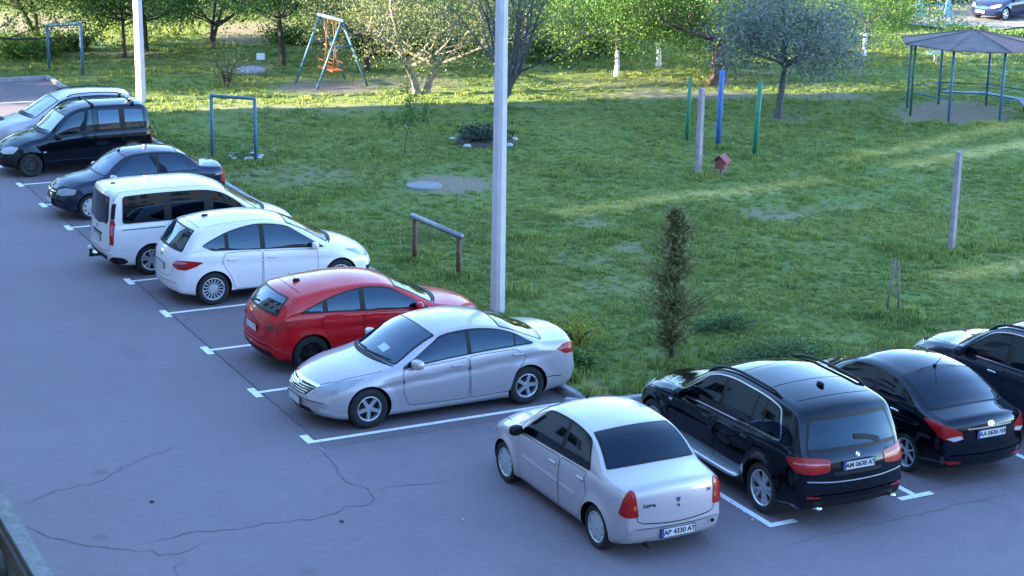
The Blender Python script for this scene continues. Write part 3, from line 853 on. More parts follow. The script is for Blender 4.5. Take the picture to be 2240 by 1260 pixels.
# ---- Logan-type three-box saloon (two of them)
def logan(name, pm, rimm='cover'):
    c = Car(name, 4.21, 1.67, .305, .76, 2.63,
        top=[(0, .50), (0.017, .72), (0.043, .90), (0.078, 1.015), (0.130, 1.06), (0.360, 1.085), (0.620, 1.12), (0.910, 1.33), (1.110, 1.435), (1.360, 1.495), (1.810, 1.525), (2.260, 1.505), (2.510, 1.45), (2.710, 1.35), (3.180, 1.03), (3.360, .985), (3.710, .93), (3.960, .84), (4.100, .72), (4.170, .62), (4.210, .49)],
        bot=[(0, .48), (0.026, .34), (0.104, .26), (0.460, .20), (1.160, .19), (2.960, .19), (3.860, .20), (4.080, .24), (4.180, .33), (4.210, .47)],
        belt=[(0, .5), (0.052, .85), (0.130, .98), (0.560, 1.0), (1.460, .975), (2.460, .94), (3.160, .905), (3.660, .86), (4.010, .76), (4.160, .62), (4.210, .48)],
        tumble=.34, paintm=pm, rc=.06, bowf=.34, bowr=.15, xw=3.2, flare=.030, rim='cover', rimm=rimm, crown=.05, rimfrac=.68)
    c.screen('windshield', 3.14, 2.56, .05, .06, M['glassb'], (.6, 0, .8))
    c.screen('rear_window', .68, 1.20, .075, .085, M['glass'], (-.62, 0, .78), rnd=.03)
    c.side_glass([(1.00, 1.72, 1.18, 1.72), (1.80, 2.93, 1.80, 2.36)], hi=.055, mat=M['glassc'], rnd=.05)
    c.doors([[(1.10, .90), (1.00, .72), (1.16, .40), (1.24, .27), (1.74, .27), (1.74, .945), (1.04, .965)], [(1.765, .27), (2.86, .27), (2.94, .60), (2.94, .90), (1.765, .94)]],
            [(1.16, .86), (1.92, .83)])
    c.both('door_moulding', [(1.28, .560), (1.71, .570), (1.71, .605), (1.28, .595)], .016, c.pm, res=.08)
    c.both('door_moulding', [(1.76, .572), (2.78, .592), (2.78, .627), (1.76, .607)], .016, c.pm, res=.08)
    c.both('side_repeater', [(3.10, .69), (3.16, .69), (3.16, .715), (3.10, .715)], .006, M['lampclear'], res=.05)
    # tail lamps: tall red tapering towards the top
    a = c.sym('tail_light', [(.00, .61, .665), (.00, .80, .665), (.12, .85, .70), (.09, .79, .93), (.06, .72, 1.03), (.02, .66, .98)], (-.85, .5, .12), .010, M['lampred'], rnd=.04, res=.035)
    c.sym('tail_light_indicator', [(.0, .64, .76), (.0, .70, .76), (.0, .70, .83), (.0, .655, .83)], (-.85, .5, .12), .013, M['amber'], rnd=.02, res=.035)
    c.sym('headlight', [(4.13, .40, .60), (4.06, .62, .60), (3.84, .80, .64), (3.78, .80, .76), (4.0, .62, .79), (4.12, .42, .72)], (.75, .55, .25), .008, M['headlamp'], rnd=.05, res=.035)
    c.patch('grille', [(-.34, .60), (.34, .60), (.38, .70), (-.38, .70)], 'F', .006, M['plastic'], rnd=.03)
    c.patch('grille_bar', [(-.34, .64), (.34, .64), (.34, .665), (-.34, .665)], 'F', .012, M['chrome'])
    c.patch('air_intake', [(-.42, .30), (.42, .30), (.36, .42), (-.36, .42)], 'F', .006, M['plastic'], rnd=.03)
    c.badge('F', 0, .70, 'oval', .04)
    c.seam([(.085+.6*0, -.60), (.06, -.3), (.055, 0), (.06, .3), (.085, .60)], 'T', .012) if False else None
    # boot lid joint, bumper joint
    for sg in (1, -1):
        c.seam([(sg*.60, .99), (sg*.615, .80), (sg*.58, .60), (sg*.50, .56)], 'B', .010)
    c.seam([(-.50, .565), (-.2, .545), (0, .54), (.2, .545), (.50, .565)], 'B', .014)
    c.seam([(4.10, -.30), (3.9, -.55), (3.4, -.68)], 'T', .008); c.seam([(4.10, .30), (3.9, .55), (3.4, .68)], 'T', .008)
    c.blob('exhaust', (.10, .42, .25), (.09, .03, .03), M['brake'])
    return c
c1 = logan('silver_sedan', M['silver2'])
c1.mirrors(2.90, .95, M['plastic']); c1.badge('B', 0, .83, 'shield', .034); c1.plate('B', .40, 'AB 4330 AT')
c1.script('B', .42, .80, 'Logan', .07); c1.script('B', -.50, .87, '1.4', .055)
c1.patch('plate_holder', [(-.40, .335), (-.29, .335), (-.29, .46), (-.40, .46)], 'B', .006, M['lampclear'], rnd=.02) if False else None
c1.fin(2.45, 0, (.03, .012, .02)); c1.rod(2.46, .12, -.10)
c1.blob('tow_eye_cover', (.03, -.55, .44), (.01, .025, .025), M['gap'])
tag(c1.root, 'silver sedan seen from behind, parked in the corner beside the black SUV', 'car', 'parked cars')
c1.place(2.78, -4.02, rad(90.2))
c2 = logan('dark_sedan', M['navy'])
c2.mirrors(2.90, .95, M['silver2']); c2.plate('F', .42); c2.rod(2.5, .12, -.1)
tag(c2.root, 'dark blue sedan with silver wheel covers between the black and the white van', 'car', 'parked cars')

# ---- flowing silver saloon
c3 = Car('silver_sedan', 4.82, 1.835, .328, 1.09, 2.795,
    top=[(0, .52), (.02, .74), (.045, .90), (.08, .99), (.14, 1.03), (.35, 1.055), (.62, 1.085), (.95, 1.20), (1.30, 1.345), (1.62, 1.43), (2.05, 1.47), (2.45, 1.45), (2.75, 1.385), (3.05, 1.27), (3.62, .985), (3.80, .945), (4.15, .885), (4.45, .80), (4.64, .71), (4.75, .62), (4.80, .55), (4.82, .47)],
    bot=[(0, .50), (.03, .36), (.12, .26), (.5, .18), (1.2, .155), (3.6, .155), (4.45, .17), (4.68, .20), (4.79, .29), (4.82, .45)],
    belt=[(0, .52), (.06, .86), (.14, .97), (.5, 1.01), (1.0, 1.02), (1.7, 1.0), (2.6, .95), (3.4, .885), (3.9, .84), (4.3, .77), (4.6, .67), (4.78, .55), (4.82, .46)],
    tumble=.40, paintm=M['silver'], bowf=.46, bowr=.22, xw=3.62, flare=.016, rim='alloy5', crown=.07, rimfrac=.60,
    creases=[(.4, .90, 4.4, .66, .026, .07), (1.5, .40, 3.6, .33, .016, .04)])
c3.screen('windshield', 3.54, 2.76, .07, .07, M['glassb'], (.5, 0, .86), rnd=.08)
c3.screen('rear_window', .68, 1.46, .08, .08, M['glass'], (-.4, 0, .9), rnd=.08)
c3.side_glass([(.98, 1.30, 1.28, 1.30), (1.33, 2.10, 1.33, 2.10), (2.17, 3.30, 2.17, 2.6)], hi=.055, mat=M['glassc'], rnd=.03, chrome=.0)
c3.doors([[(1.30, .98), (1.12, .84), (1.34, .58), (1.42, .30), (2.12, .28), (2.14, .955), (1.9, .97)], [(2.165, .28), (3.20, .30), (3.30, .50), (3.30, .875), (2.165, .95)]],
         [(1.28, .90), (2.38, .855)])
c3.mirrors(3.12, .95, None, (.085, .12, .08)); c3.cowl(3.54)
c3.sym('headlight', [(4.69, .46, .56), (4.62, .62, .555), (4.44, .76, .60), (4.16, .83, .72), (3.96, .83, .83), (4.25, .72, .80), (4.50, .58, .72), (4.66, .48, .64)], (.62, .62, .48), .007, M['headlamp'], rnd=.03, res=.03)
c3.patch('grille', [(-.46, .655), (-.36, .53), (.36, .53), (.46, .655), (.3, .675), (-.3, .675)], 'F', .006, M['plastic'], rnd=.03, res=.04)
for k, zz in enumerate((.545, .575, .605, .635)):
    hw = .34+.035*k; c3.patch('grille_bar', [(-hw, zz), (hw, zz), (hw, zz+.014), (-hw, zz+.014)], 'F', .014, M['chrome'], res=.06)
c3.patch('grille_surround', [(-.50, .685), (-.48, .66), (-.3, .676), (.3, .676), (.48, .66), (.50, .685), (.3, .70), (-.3, .70)], 'F', .010, M['chrome'], res=.05)
c3.badge('F', 0, .655, 'oval', .05); c3.plate('F', .40)
c3.patch('air_intake', [(-.50, .25), (.50, .25), (.42, .335), (-.42, .335)], 'F', .006, M['plastic'], rnd=.02, res=.05)
c3.sym('fog_light', [(4.62, .58, .29), (4.50, .72, .29), (4.46, .74, .35), (4.60, .60, .36)], (.75, .6, 0), .007, M['lampclear'], rnd=.03, res=.03)
c3.sym('tail_light', [(.10, .60, .80), (.12, .78, .78), (.34, .90, .80), (.52, .91, .90), (.30, .88, .97), (.12, .70, .94)], (-.6, .75, .2), .008, M['lampred'], rnd=.03, res=.03)
for sg in (1, -1): c3.seam([(4.62, sg*.42), (4.3, sg*.63), (3.9, sg*.74), (3.62, sg*.78)], 'T', .008)
c3.patch('dash_paper', [(3.30, .12), (3.30, .36), (3.42, .34), (3.42, .10)], 'T', .0075, M['glassw'], res=.06)
c3.both('side_reflector', [(.45, .42), (.85, .455), (.85, .463), (.45, .432)], .003, M['gap'], res=.1)
tag(c3.root, 'silver sedan with five spoke wheels parked between the red hatchback and the corner', 'car', 'parked cars')
c3.place(2.46, 1.07, math.pi)

# ---- red hatchback
c4 = Car('red_hatchback', 4.36, 1.823, .325, .80, 2.648,
    top=[(0, .50), (.02, .70), (.045, .84), (.08, .95), (.13, 1.03), (.27, 1.19), (.44, 1.325), (.51, 1.360), (.78, 1.402), (1.25, 1.455), (1.75, 1.475), (2.20, 1.44), (2.50, 1.365), (2.80, 1.24), (3.32, .99), (3.48, .955), (3.80, .89), (4.05, .81), (4.22, .70), (4.30, .61), (4.34, .54), (4.36, .47)],
    bot=[(0, .48), (.03, .34), (.10, .27), (.5, .21), (1.2, .19), (3.2, .19), (4.0, .19), (4.22, .22), (4.33, .30), (4.36, .45)],
    belt=[(0, .50), (.07, .86), (.18, .99), (.5, 1.03), (1.0, 1.02), (1.8, .97), (2.6, .925), (3.2, .885), (3.6, .84), (4.0, .75), (4.2, .65), (4.33, .52), (4.36, .46)],
    tumble=.36, paintm=M['red'], bowf=.42, bowr=.20, xw=3.32, flare=.020, rim='split5', rimm='darkalloy', crown=.06,
    creases=[(.4, .82, 3.9, .70, .020, .05)])
c4.screen('windshield', 3.26, 2.52, .07, .07, M['glassb'], (.5, 0, .86), rnd=.07)
c4.screen('rear_window', .16, .405, .05, .10, M['glassb'], (-.75, 0, .66), rnd=.06, y0=.66, y1=.56)
c4.side_glass([(.80, 1.03, .62, 1.03), (1.12, 1.72, 1.12, 1.72), (1.82, 3.02, 1.82, 2.34)], hi=.06, mat=M['glassc'], rnd=.03, arc=(1.9, .6, .20))
c4.doors([[(1.05, .98), (.98, .84), (1.18, .52), (1.24, .29), (1.74, .28), (1.76, .955), (1.4, .97)], [(1.785, .28), (2.84, .29), (2.96, .50), (2.96, .875), (1.785, .95)]], [(1.12, .88), (1.98, .85)])
c4.mirrors(2.82, .95); c4.cowl(3.26)
c4.sym('tail_light', [(.06, .52, .80), (.08, .74, .77), (.20, .86, .78), (.44, .89, .86), (.62, .90, .93), (.34, .86, .955), (.16, .78, .93), (.08, .60, .90)], (-.72, .65, .15), .008, M['lampred'], rnd=.03, res=.03)
c4.sym('tail_light_clear', [(.06, .56, .805), (.08, .72, .785), (.16, .80, .80), (.10, .72, .85), (.06, .58, .86)], (-.72, .65, .15), .0115, M['lampdark'], rnd=.02, res=.03)
c4.plate('B', .72, None); c4.badge('B', 0, .86, 'ford', .036)
c4.patch('bumper_lower', [(-.74, .27), (.74, .27), (.70, .40), (-.70, .40)], 'B', .006, M['plastic'], rnd=.03)
for sg in (1, -1): c4.seam([(sg*.66, .93), (sg*.60, .80), (sg*.56, .66), (sg*.42, .585), (0, .57)], 'B', .009)
c4.seam([(-.80, .56), (-.6, .575), (-.42, .585)], 'B', .008); c4.seam([(.42, .585), (.6, .575), (.80, .56)], 'B', .008)
c4.sym('bumper_reflector', [(.05, .62, .43), (.07, .76, .43), (.07, .76, .455), (.05, .62, .455)], (-.9, .4, 0), .007, M['reflector'], res=.03)
c4.seam([(.72, -.56), (.68, -.3), (.67, 0), (.68, .3), (.72, .56)], 'T', .010)
c4.wiper([(.20, .02), (.19, .42)], .018, .024); c4.fin(.86); c4.rod(.87, .17, -.16)
c4.sym('headlight', [(4.24, .46, .60), (4.10, .66, .60), (3.82, .80, .70), (3.52, .82, .84), (3.86, .70, .80), (4.15, .54, .70)], (.6, .6, .5), .007, M['headlamp'], rnd=.03, res=.03)
c4.patch('grille', [(-.5, .30), (.5, .30), (.4, .46), (-.4, .46)], 'F', .006, M['plastic'], rnd=.03)
tag(c4.root, 'red hatchback with dark wheels parked behind the silver sedan, tail towards the road', 'car', 'parked cars')
c4.place(2.59, 4.13, 0)

# ---- white compact people carrier
c5 = Car('white_people_carrier', 4.38, 1.828, .33, .82, 2.648,
    top=[(0, .50), (.02, .72), (.05, .90), (.09, 1.02), (.14, 1.10), (.30, 1.30), (.46, 1.475), (.54, 1.525), (.75, 1.565), (1.25, 1.62), (1.75, 1.63), (2.15, 1.595), (2.45, 1.525), (2.75, 1.40), (3.42, 1.055), (3.58, 1.01), (3.85, .93), (4.08, .83), (4.24, .71), (4.32, .61), (4.36, .54), (4.38, .47)],
    bot=[(0, .48), (.03, .34), (.10, .28), (.5, .22), (1.2, .20), (3.2, .20), (4.0, .20), (4.22, .23), (4.35, .31), (4.38, .45)],
    belt=[(0, .50), (.07, .90), (.16, 1.04), (.5, 1.08), (1.0, 1.06), (1.8, 1.015), (2.6, .975), (3.3, .93), (3.7, .87), (4.0, .78), (4.22, .66), (4.35, .52), (4.38, .46)],
    tumble=.30, paintm=M['white'], bowf=.42, bowr=.18, xw=3.42, flare=.018, clad=.08, rim='multi', rimm='cover', crown=.06,
    creases=[(.5, .88, 3.9, .74, .014, .05)])
c5.screen('windshield', 3.36, 2.48, .07, .07, M['glassb'], (.5, 0, .86), rnd=.07)
c5.screen('rear_window', .17, .45, .05, .10, M['glassb'], (-.8, 0, .6), rnd=.06, y0=.68, y1=.57)
c5.side_glass([(.86, 1.08, .64, 1.08), (1.16, 1.80, 1.16, 1.80), (1.90, 3.12, 1.90, 2.4)], hi=.075, mat=M['glassc'], rnd=.03, arc=(1.8, .6, .22))
c5.doors([[(1.08, 1.02), (1.00, .86), (1.18, .55), (1.26, .30), (1.80, .29), (1.82, 1.0), (1.4, 1.02)], [(1.845, .29), (2.86, .30), (2.98, .52), (2.98, .925), (1.845, .995)]], [(1.20, .90), (2.05, .87)])
c5.mirrors(2.92, .99); c5.cowl(3.36)
c5.sym('tail_light', [(.06, .60, .83), (.10, .78, .77), (.26, .88, .76), (.46, .90, .82), (.62, .90, .89), (.40, .89, .93), (.20, .85, .95), (.08, .72, .93)], (-.72, .65, .15), .008, M['lampred'], rnd=.03, res=.03)
c5.sym('tail_light_clear', [(.06, .62, .87), (.10, .80, .87), (.30, .88, .89), (.24, .86, .925), (.10, .74, .92)], (-.72, .65, .15), .0115, M['lamppink'], rnd=.015, res=.03)
c5.plate('B', .74); c5.badge('B', 0, .93, 'ford', .036)
for sg in (1, -1): c5.seam([(sg*.68, .98), (sg*.62, .80), (sg*.57, .64), (sg*.40, .575), (0, .565)], 'B', .008)
c5.wiper([(.20, .05), (.18, .45)], .018, .024); c5.fin(.95)
c5.seam([(.66, -.58), (.62, -.3), (.61, 0), (.62, .3), (.66, .58)], 'T', .009)
for sg in (1, -1): c5.seam([(.75, sg*.60), (1.4, sg*.605), (2.2, sg*.59)], 'T', .008)
c5.sym('headlight', [(4.26, .44, .62), (4.14, .64, .62), (3.90, .80, .70), (3.58, .82, .85), (3.90, .70, .83), (4.18, .54, .74)], (.6, .6, .5), .007, M['headlamp'], rnd=.03, res=.03)
c5.sym('fog_light', [(4.30, .58, .34), (4.12, .78, .34), (4.10, .78, .45), (4.28, .60, .46)], (.75, .6, 0), .007, M['plastic'], rnd=.03, res=.03)
c5.patch('grille', [(-.5, .30), (.5, .30), (.4, .48), (-.4, .48)], 'F', .006, M['plastic'], rnd=.03)
c5.script('R', 0, 0, 'ENERGI') if False else None
tag(c5.root, 'white compact people carrier with many spoked wheels between the white van and the red hatchback', 'car', 'parked cars')
c5.place(2.36, 8.85, 0)

# ---- white van
c6 = Car('white_van', 4.42, 1.835, .325, .92, 2.662,
    top=[(0, .50), (.02, .80), (.04, 1.05), (.06, 1.25), (.095, 1.52), (.135, 1.71), (.19, 1.785), (.32, 1.815), (1.2, 1.84), (2.0, 1.83), (2.35, 1.785), (2.62, 1.69), (2.9, 1.52), (3.55, 1.15), (3.70, 1.10), (3.95, 1.02), (4.15, .91), (4.30, .75), (4.37, .62), (4.40, .54), (4.42, .47)],
    bot=[(0, .48), (.03, .36), (.10, .30), (.5, .24), (1.2, .21), (3.2, .21), (4.0, .22), (4.25, .25), (4.39, .32), (4.42, .45)],
    belt=[(0, .50), (.05, .95), (.12, 1.10), (.5, 1.10), (1.5, 1.10), (2.6, 1.08), (3.3, 1.03), (3.7, .96), (4.05, .86), (4.26, .70), (4.38, .54), (4.42, .46)],
    tumble=.13, rc=.055, paintm=M['white'], bowf=.40, bowr=.10, xw=3.5, flare=.022, clad=.04, rim='star10', rimm='alloy', crown=.05,
    wid=[(0, .90), (.08, .955), (.25, .985), (.9, 1.0), (2.2, 1.0), (3.5, .99), (3.97, .965), (4.27, .91), (4.42, .80)])
c6.screen('windshield', 3.48, 2.66, .06, .07, M['glassb'], (.5, 0, .86), rnd=.07)
c6.patch('window_frame', [(-.60, 1.10), (.60, 1.10), (.66, 1.20), (.62, 1.66), (-.62, 1.66), (-.66, 1.20)], 'B', .004, M['trim'], rnd=.06)
c6.patch('rear_window', [(-.20, 1.06), (.20, 1.06), (.56, 1.15), (.62, 1.22), (.58, 1.63), (-.58, 1.63), (-.62, 1.22), (-.56, 1.15)], 'B', .007, M['glass'], rnd=.05)
c6.side_glass([(.36, 1.22, .40, 1.22), (1.38, 2.08, 1.38, 2.08), (2.28, 3.26, 2.28, 2.72)], lo=.05, hi=.10, mat=M['glass'], rnd=.06)
c6.both('window_divider', [(1.62, 1.15), (1.645, 1.15), (1.645, 1.62), (1.62, 1.62)], .009, M['plastic'], res=.1)
c6.doors([[(1.30, 1.10), (1.26, .62), (1.36, .30), (2.16, .28), (2.18, 1.10)], [(2.21, .28), (3.0, .30), (3.12, .52), (3.12, 1.02), (2.21, 1.10)]], [(2.04, .98), (2.36, .97)])
c6.both('slide_rail', [(.32, 1.00), (1.22, 1.005), (1.22, 1.022), (.32, 1.017)], .004, M['plastic'], res=.08)
c6.mirrors(3.0, 1.08); c6.cowl(3.48)
c6.sym('tail_light', [(.03, .80, .70), (.10, .885, .70), (.12, .88, 1.10), (.12, .86, 1.22), (.06, .80, 1.22), (.04, .79, 1.10)], (-.8, .6, 0), .010, M['lampred'], rnd=.02, res=.035)
c6.sym('tail_light_upper', [(.07, .80, 1.23), (.13, .86, 1.23), (.17, .84, 1.56), (.13, .78, 1.54)], (-.8, .6, 0), .010, M['trim'], rnd=.02, res=.035)
c6.sym('tail_light_clear', [(.05, .83, .90), (.09, .875, .90), (.10, .865, 1.12), (.06, .83, 1.12)], (-.8, .6, 0), .013, M['lamppink'], rnd=.01, res=.035)
c6.plate('B', .74); c6.patch('tailgate_handle', [(-.34, .83), (.34, .83), (.34, .875), (-.34, .875)], 'B', .010, M['plastic'], rnd=.02)
c6.badge('B', 0, .97, 'ford', .04)
c6.patch('bumper_lower', [(-.60, .36), (.60, .36), (.64, .44), (-.64, .44)], 'B', .008, M['plastic'], rnd=.03)
for sg in (1, -1): c6.seam([(sg*.76, 1.70), (sg*.77, 1.1), (sg*.74, .56), (sg*.3, .53), (0, .53)], 'B', .009)
c6.sym('bumper_corner', [(.05, .70, .36), (.12, .82, .30), (.30, .88, .28), (.42, .89, .33), (.32, .89, .42), (.12, .83, .46)], (-.7, .7, 0), .007, M['plastic'], rnd=.04, res=.04)
tb = MB(); tb.box((-.02, 0, .33), (.30, .05, .05)); tb.box((-.13, 0, .40), (.05, .08, .16)); tb.build('tow_bar', M['plastic'], c6.root)
MB().sell((-.15, 0, .50), (.05, .05, .05), 1.0).build('tow_ball_cap', M['white'], c6.root, True)
c6.fin(.40, 0, (.06, .05, .012)); 
for sg in (1, -1): c6.seam([(.3, sg*.70), (1.2, sg*.715), (2.3, sg*.71)], 'T', .010)
c6.sym('headlight', [(4.28, .46, .66), (4.16, .64, .66), (3.92, .80, .72), (3.62, .83, .92), (3.94, .72, .92), (4.2, .56, .80)], (.6, .6, .5), .007, M['headlamp'], rnd=.03, res=.03)
tag(c6.root, 'white passenger van with tow bar and tall tail lights beside the white people carrier', 'van', 'parked cars')
c6.place(1.92, 11.58, 0)

# ---- black panel-sided van
c7 = Car('black_van', 4.13, 1.72, .31, .64, 2.69,
    top=[(0, .50), (.02, .85), (.04, 1.15), (.07, 1.42), (.12, 1.63), (.18, 1.72), (.30, 1.765), (.7, 1.795), (1.4, 1.80), (1.85, 1.765), (2.15, 1.69), (2.40, 1.56), (2.95, 1.12), (3.08, 1.06), (3.40, 1.0), (3.70, .90), (3.92, .77), (4.05, .65), (4.10, .56), (4.13, .47)],
    bot=[(0, .48), (.03, .36), (.10, .30), (.5, .24), (1.2, .22), (3.2, .22), (3.8, .23), (4.0, .26), (4.10, .33), (4.13, .45)],
    belt=[(0, .50), (.05, .95), (.12, 1.08), (.5, 1.09), (1.5, 1.08), (2.4, 1.03), (2.95, .97), (3.4, .90), (3.8, .78), (4.02, .62), (4.13, .46)],
    tumble=.20, paintm=M['black'], bowf=.36, bowr=.08, xw=3.0, flare=.022, clad=.0, rim='steel', rimm='steel', crown=.06,
    wid=[(0, .90), (.08, .955), (.25, .985), (.9, 1.0), (2.2, 1.0), (3.2, .99), (3.7, .965), (3.98, .91), (4.13, .80)])
c7.screen('windshield', 2.90, 2.42, .06, .07, M['glassw'], (.6, 0, .8), rnd=.06)
c7.patch('rear_window', [(-.56, 1.12), (.56, 1.12), (.52, 1.60), (-.52, 1.60)], 'B', .007, M['glass'], rnd=.07)
c7.side_glass([(.28, .80, .32, .80), (.95, 1.50, .95, 1.50)], lo=.05, hi=.12, mat=M['glassb'], rnd=.07)
c7.side_glass([(1.66, 2.72, 1.66, 2.30)], lo=.02, hi=.08, mat=M['glassc'], rnd=.06)
c7.doors([[(.86, 1.08), (.88, .60), (1.02, .32), (1.60, .28), (1.60, 1.06)], [(1.64, .28), (2.66, .29), (2.78, .52), (2.78, .98), (1.64, 1.06)]], [(1.02, .95), (1.76, .93)], M['plastic'])
c7.both('door_moulding', [(.10, .90), (.85, .91), (.85, .93), (.10, .92)], .005, M['plastic'], res=.1)
c7.both('door_moulding', [(.9, .91), (1.58, .925), (1.58, .945), (.9, .93)], .006, M['plastic'], res=.1)
c7.both('side_repeater', [(2.92, .62), (3.0, .62), (3.0, .65), (2.92, .65)], .007, M['lampclear'], res=.05)
c7.mirrors(2.62, .99, M['plastic']); c7.cowl(2.90)
c7.sym('headlight', [(4.00, .36, .62), (3.94, .56, .60), (3.78, .78, .64), (3.66, .80, .80), (3.86, .60, .82), (3.98, .40, .74)], (.72, .6, .3), .008, M['lampclear'], rnd=.05, res=.035)
c7.patch('front_bumper', [(-.80, .26), (.80, .26), (.80, .54), (-.80, .54)], 'F', .010, M['plastic'], rnd=.06)
c7.patch('grille', [(-.30, .58), (.30, .58), (.34, .70), (-.34, .70)], 'F', .006, M['plastic'], rnd=.03)
c7.sym('tail_light', [(.03, .74, .72), (.10, .82, .72), (.10, .82, 1.02), (.04, .74, 1.02)], (-.8, .6, 0), .010, M['lampred'], rnd=.02, res=.035)
for x in (.55, 1.62):
    b_ = MB(); 
    for sg in (1, -1):
        h, n_ = c7.cast(Vector((x, sg*.62, 0)), Vector((0, 0, 1))); b_.sell(h+Vector((0, sg*.05, .03)), (.035, .04, .06), .6)
    b_.tube([h+Vector((0, 1.24, .07)), h+Vector((0, 0, .07))], .018, 6); b_.build('roof_bar', M['plastic'], c7.root, True)
c7.rod(2.30, .10, -.08); c7.fin(2.32, 0, (.03, .012, .02))
tag(c7.root, 'black van with sunshade behind its windscreen and two roof bars beside the lamp pole', 'van', 'parked cars')
c7.place(1.84, 22.43, math.pi)

# ---- dark sedan on the left
c2.place(2.02, 16.92, math.pi)

# ---- light estate at the far left
c8 = Car('silver_estate_car', 4.62, 1.80, .335, .98, 2.67,
    top=[(0, .50), (.02, .78), (.05, .98), (.10, 1.10), (.30, 1.36), (.48, 1.535), (.58, 1.575), (.9, 1.61), (1.5, 1.645), (2.0, 1.635), (2.35, 1.585), (2.62, 1.49), (2.85, 1.36), (3.42, 1.06), (3.58, 1.02), (3.95, .96), (4.25, .87), (4.45, .75), (4.55, .63), (4.60, .55), (4.62, .47)],
    bot=[(0, .48), (.03, .36), (.10, .30), (.5, .24), (1.2, .22), (3.6, .22), (4.3, .23), (4.5, .27), (4.59, .33), (4.62, .45)],
    belt=[(0, .50), (.06, .9), (.14, 1.0), (.5, 1.02), (1.5, 1.0), (2.6, .97), (3.3, .93), (3.8, .88), (4.2, .79), (4.45, .65), (4.58, .53), (4.62, .46)],
    tumble=.26, paintm=M['silver2'], bowf=.38, bowr=.14, xw=3.4, flare=.018, clad=.06, rim='split5', rimm='alloy', crown=.06)
c8.screen('windshield', 3.36, 2.62, .06, .07, M['glassw'], (.5, 0, .86), rnd=.06)
c8.screen('rear_window', .14, .44, .06, .10, M['glass'], (-.75, 0, .66), rnd=.06)
c8.side_glass([(.50, 1.12, .72, 1.12), (1.17, 1.92, 1.17, 1.92), (2.0, 3.12, 2.0, 2.5)], hi=.06, mat=M['glass'], rnd=.04)
c8.doors([[(1.20, 1.0), (1.12, .84), (1.36, .55), (1.44, .32), (1.94, .30), (1.96, .985)], [(1.98, .30), (3.0, .31), (3.1, .52), (3.1, .93), (1.98, .985)]], [(1.34, .90), (2.16, .88)])
c8.mirrors(3.02, .99, M['plastic']); c8.cowl(3.36)
c8.patch('bonnet_vent', [(3.95, -.25), (4.10, -.25), (4.10, .25), (3.95, .25)], 'T', .012, M['plastic'], rnd=.04)
c8.sym('headlight', [(4.48, .40, .64), (4.38, .60, .62), (4.16, .78, .66), (3.95, .80, .80), (4.2, .64, .82), (4.42, .46, .76)], (.65, .6, .4), .008, M['lampclear'], rnd=.04, res=.035)
c8.patch('grille', [(-.34, .58), (.34, .58), (.38, .72), (-.38, .72)], 'F', .006, M['plastic'], rnd=.03)
c8.sym('tail_light', [(.05, .62, .86), (.10, .78, .84), (.34, .86, .88), (.30, .84, 1.0), (.10, .72, 1.0)], (-.72, .65, .15), .008, M['lampred'], rnd=.03, res=.035)
c8.rails(.75, 2.3, .06, 'plastic', .016, .035)
tag(c8.root, 'light silver estate car half hidden behind the black van', 'car', 'parked cars')
c8.place(2.22, 25.4, math.pi)

# ---- big black SUV
def suv(name, pm, L=4.854, W=1.933, R=.372, xr=.985, wb=2.933, rim='star10', rimm='alloy'):
    c = Car(name, L, W, R, xr, wb,
        top=[(0, .55), (.02, .78), (.05, .94), (.09, 1.05), (.15, 1.15), (.245, 1.36), (.34, 1.555), (.40, 1.645), (.70, 1.715), (1.4, 1.760), (1.9, 1.765), (2.35, 1.725), (2.65, 1.64), (2.95, 1.49), (3.48, 1.19), (3.65, 1.15), (4.0, 1.10), (4.35, 1.02), (4.60, .90), (4.74, .76), (4.81, .65), (4.84, .58), (4.854, .51)],
        bot=[(0, .53), (.03, .40), (.10, .33), (.5, .27), (1.2, .24), (3.6, .24), (4.4, .25), (4.68, .28), (4.82, .36), (4.854, .49)],
        belt=[(0, .55), (.06, .92), (.14, 1.06), (.5, 1.13), (1.2, 1.12), (2.0, 1.09), (2.8, 1.06), (3.5, 1.02), (4.0, .98), (4.4, .90), (4.68, .74), (4.82, .57), (4.854, .50)],
        tumble=.28, rc=.06, paintm=pm, bowf=.40, bowr=.17, xw=3.5, flare=.032, clad=.06, rim=rim, rimm=rimm, crown=.06, rimfrac=.68,
        creases=[(.4, .98, 4.2, .88, .016, .05)])
    c.screen('windshield', 3.42, 2.68, .07, .07, M['glass'], (.5, 0, .86), rnd=.07)
    c.screen('rear_window', .155, .315, .05, .09, M['glass'], (-.8, 0, .6), rnd=.05, y0=.72, y1=.62)
    c.seam([(.74, -.60), (.70, -.3), (.69, 0), (.70, .3), (.74, .60)], 'T', .010)
    c.cowl(3.42)
    c.rails(.95, 2.75, .05, 'plastic', .022, .04)
    c.sym('headlight', [(4.70, .44, .72), (4.60, .62, .70), (4.38, .82, .76), (4.10, .88, .94), (4.36, .74, .96), (4.62, .52, .86)], (.6, .6, .5), .008, M['headlamp'], rnd=.03, res=.035)
    c.patch('grille', [(-.40, .62), (.40, .62), (.36, .80), (-.36, .80)], 'F', .006, M['plastic'], rnd=.04)
    for sg in (1, -1): c.seam([(4.66, sg*.40), (4.35, sg*.62), (3.95, sg*.74), (3.55, sg*.80)], 'T', .008)
    return c
c9 = suv('black_suv', M['black'])
c9.side_glass([(.66, 1.10, .84, 1.10), (1.14, 1.38, 1.14, 1.32), (1.42, 2.10, 1.36, 2.10), (2.20, 3.22, 2.20, 2.62)], lo=.06, hi=.09, mat=M['glass'], rnd=.09, chrome=.022, trim=.018, arc=(1.2, .6, .05))
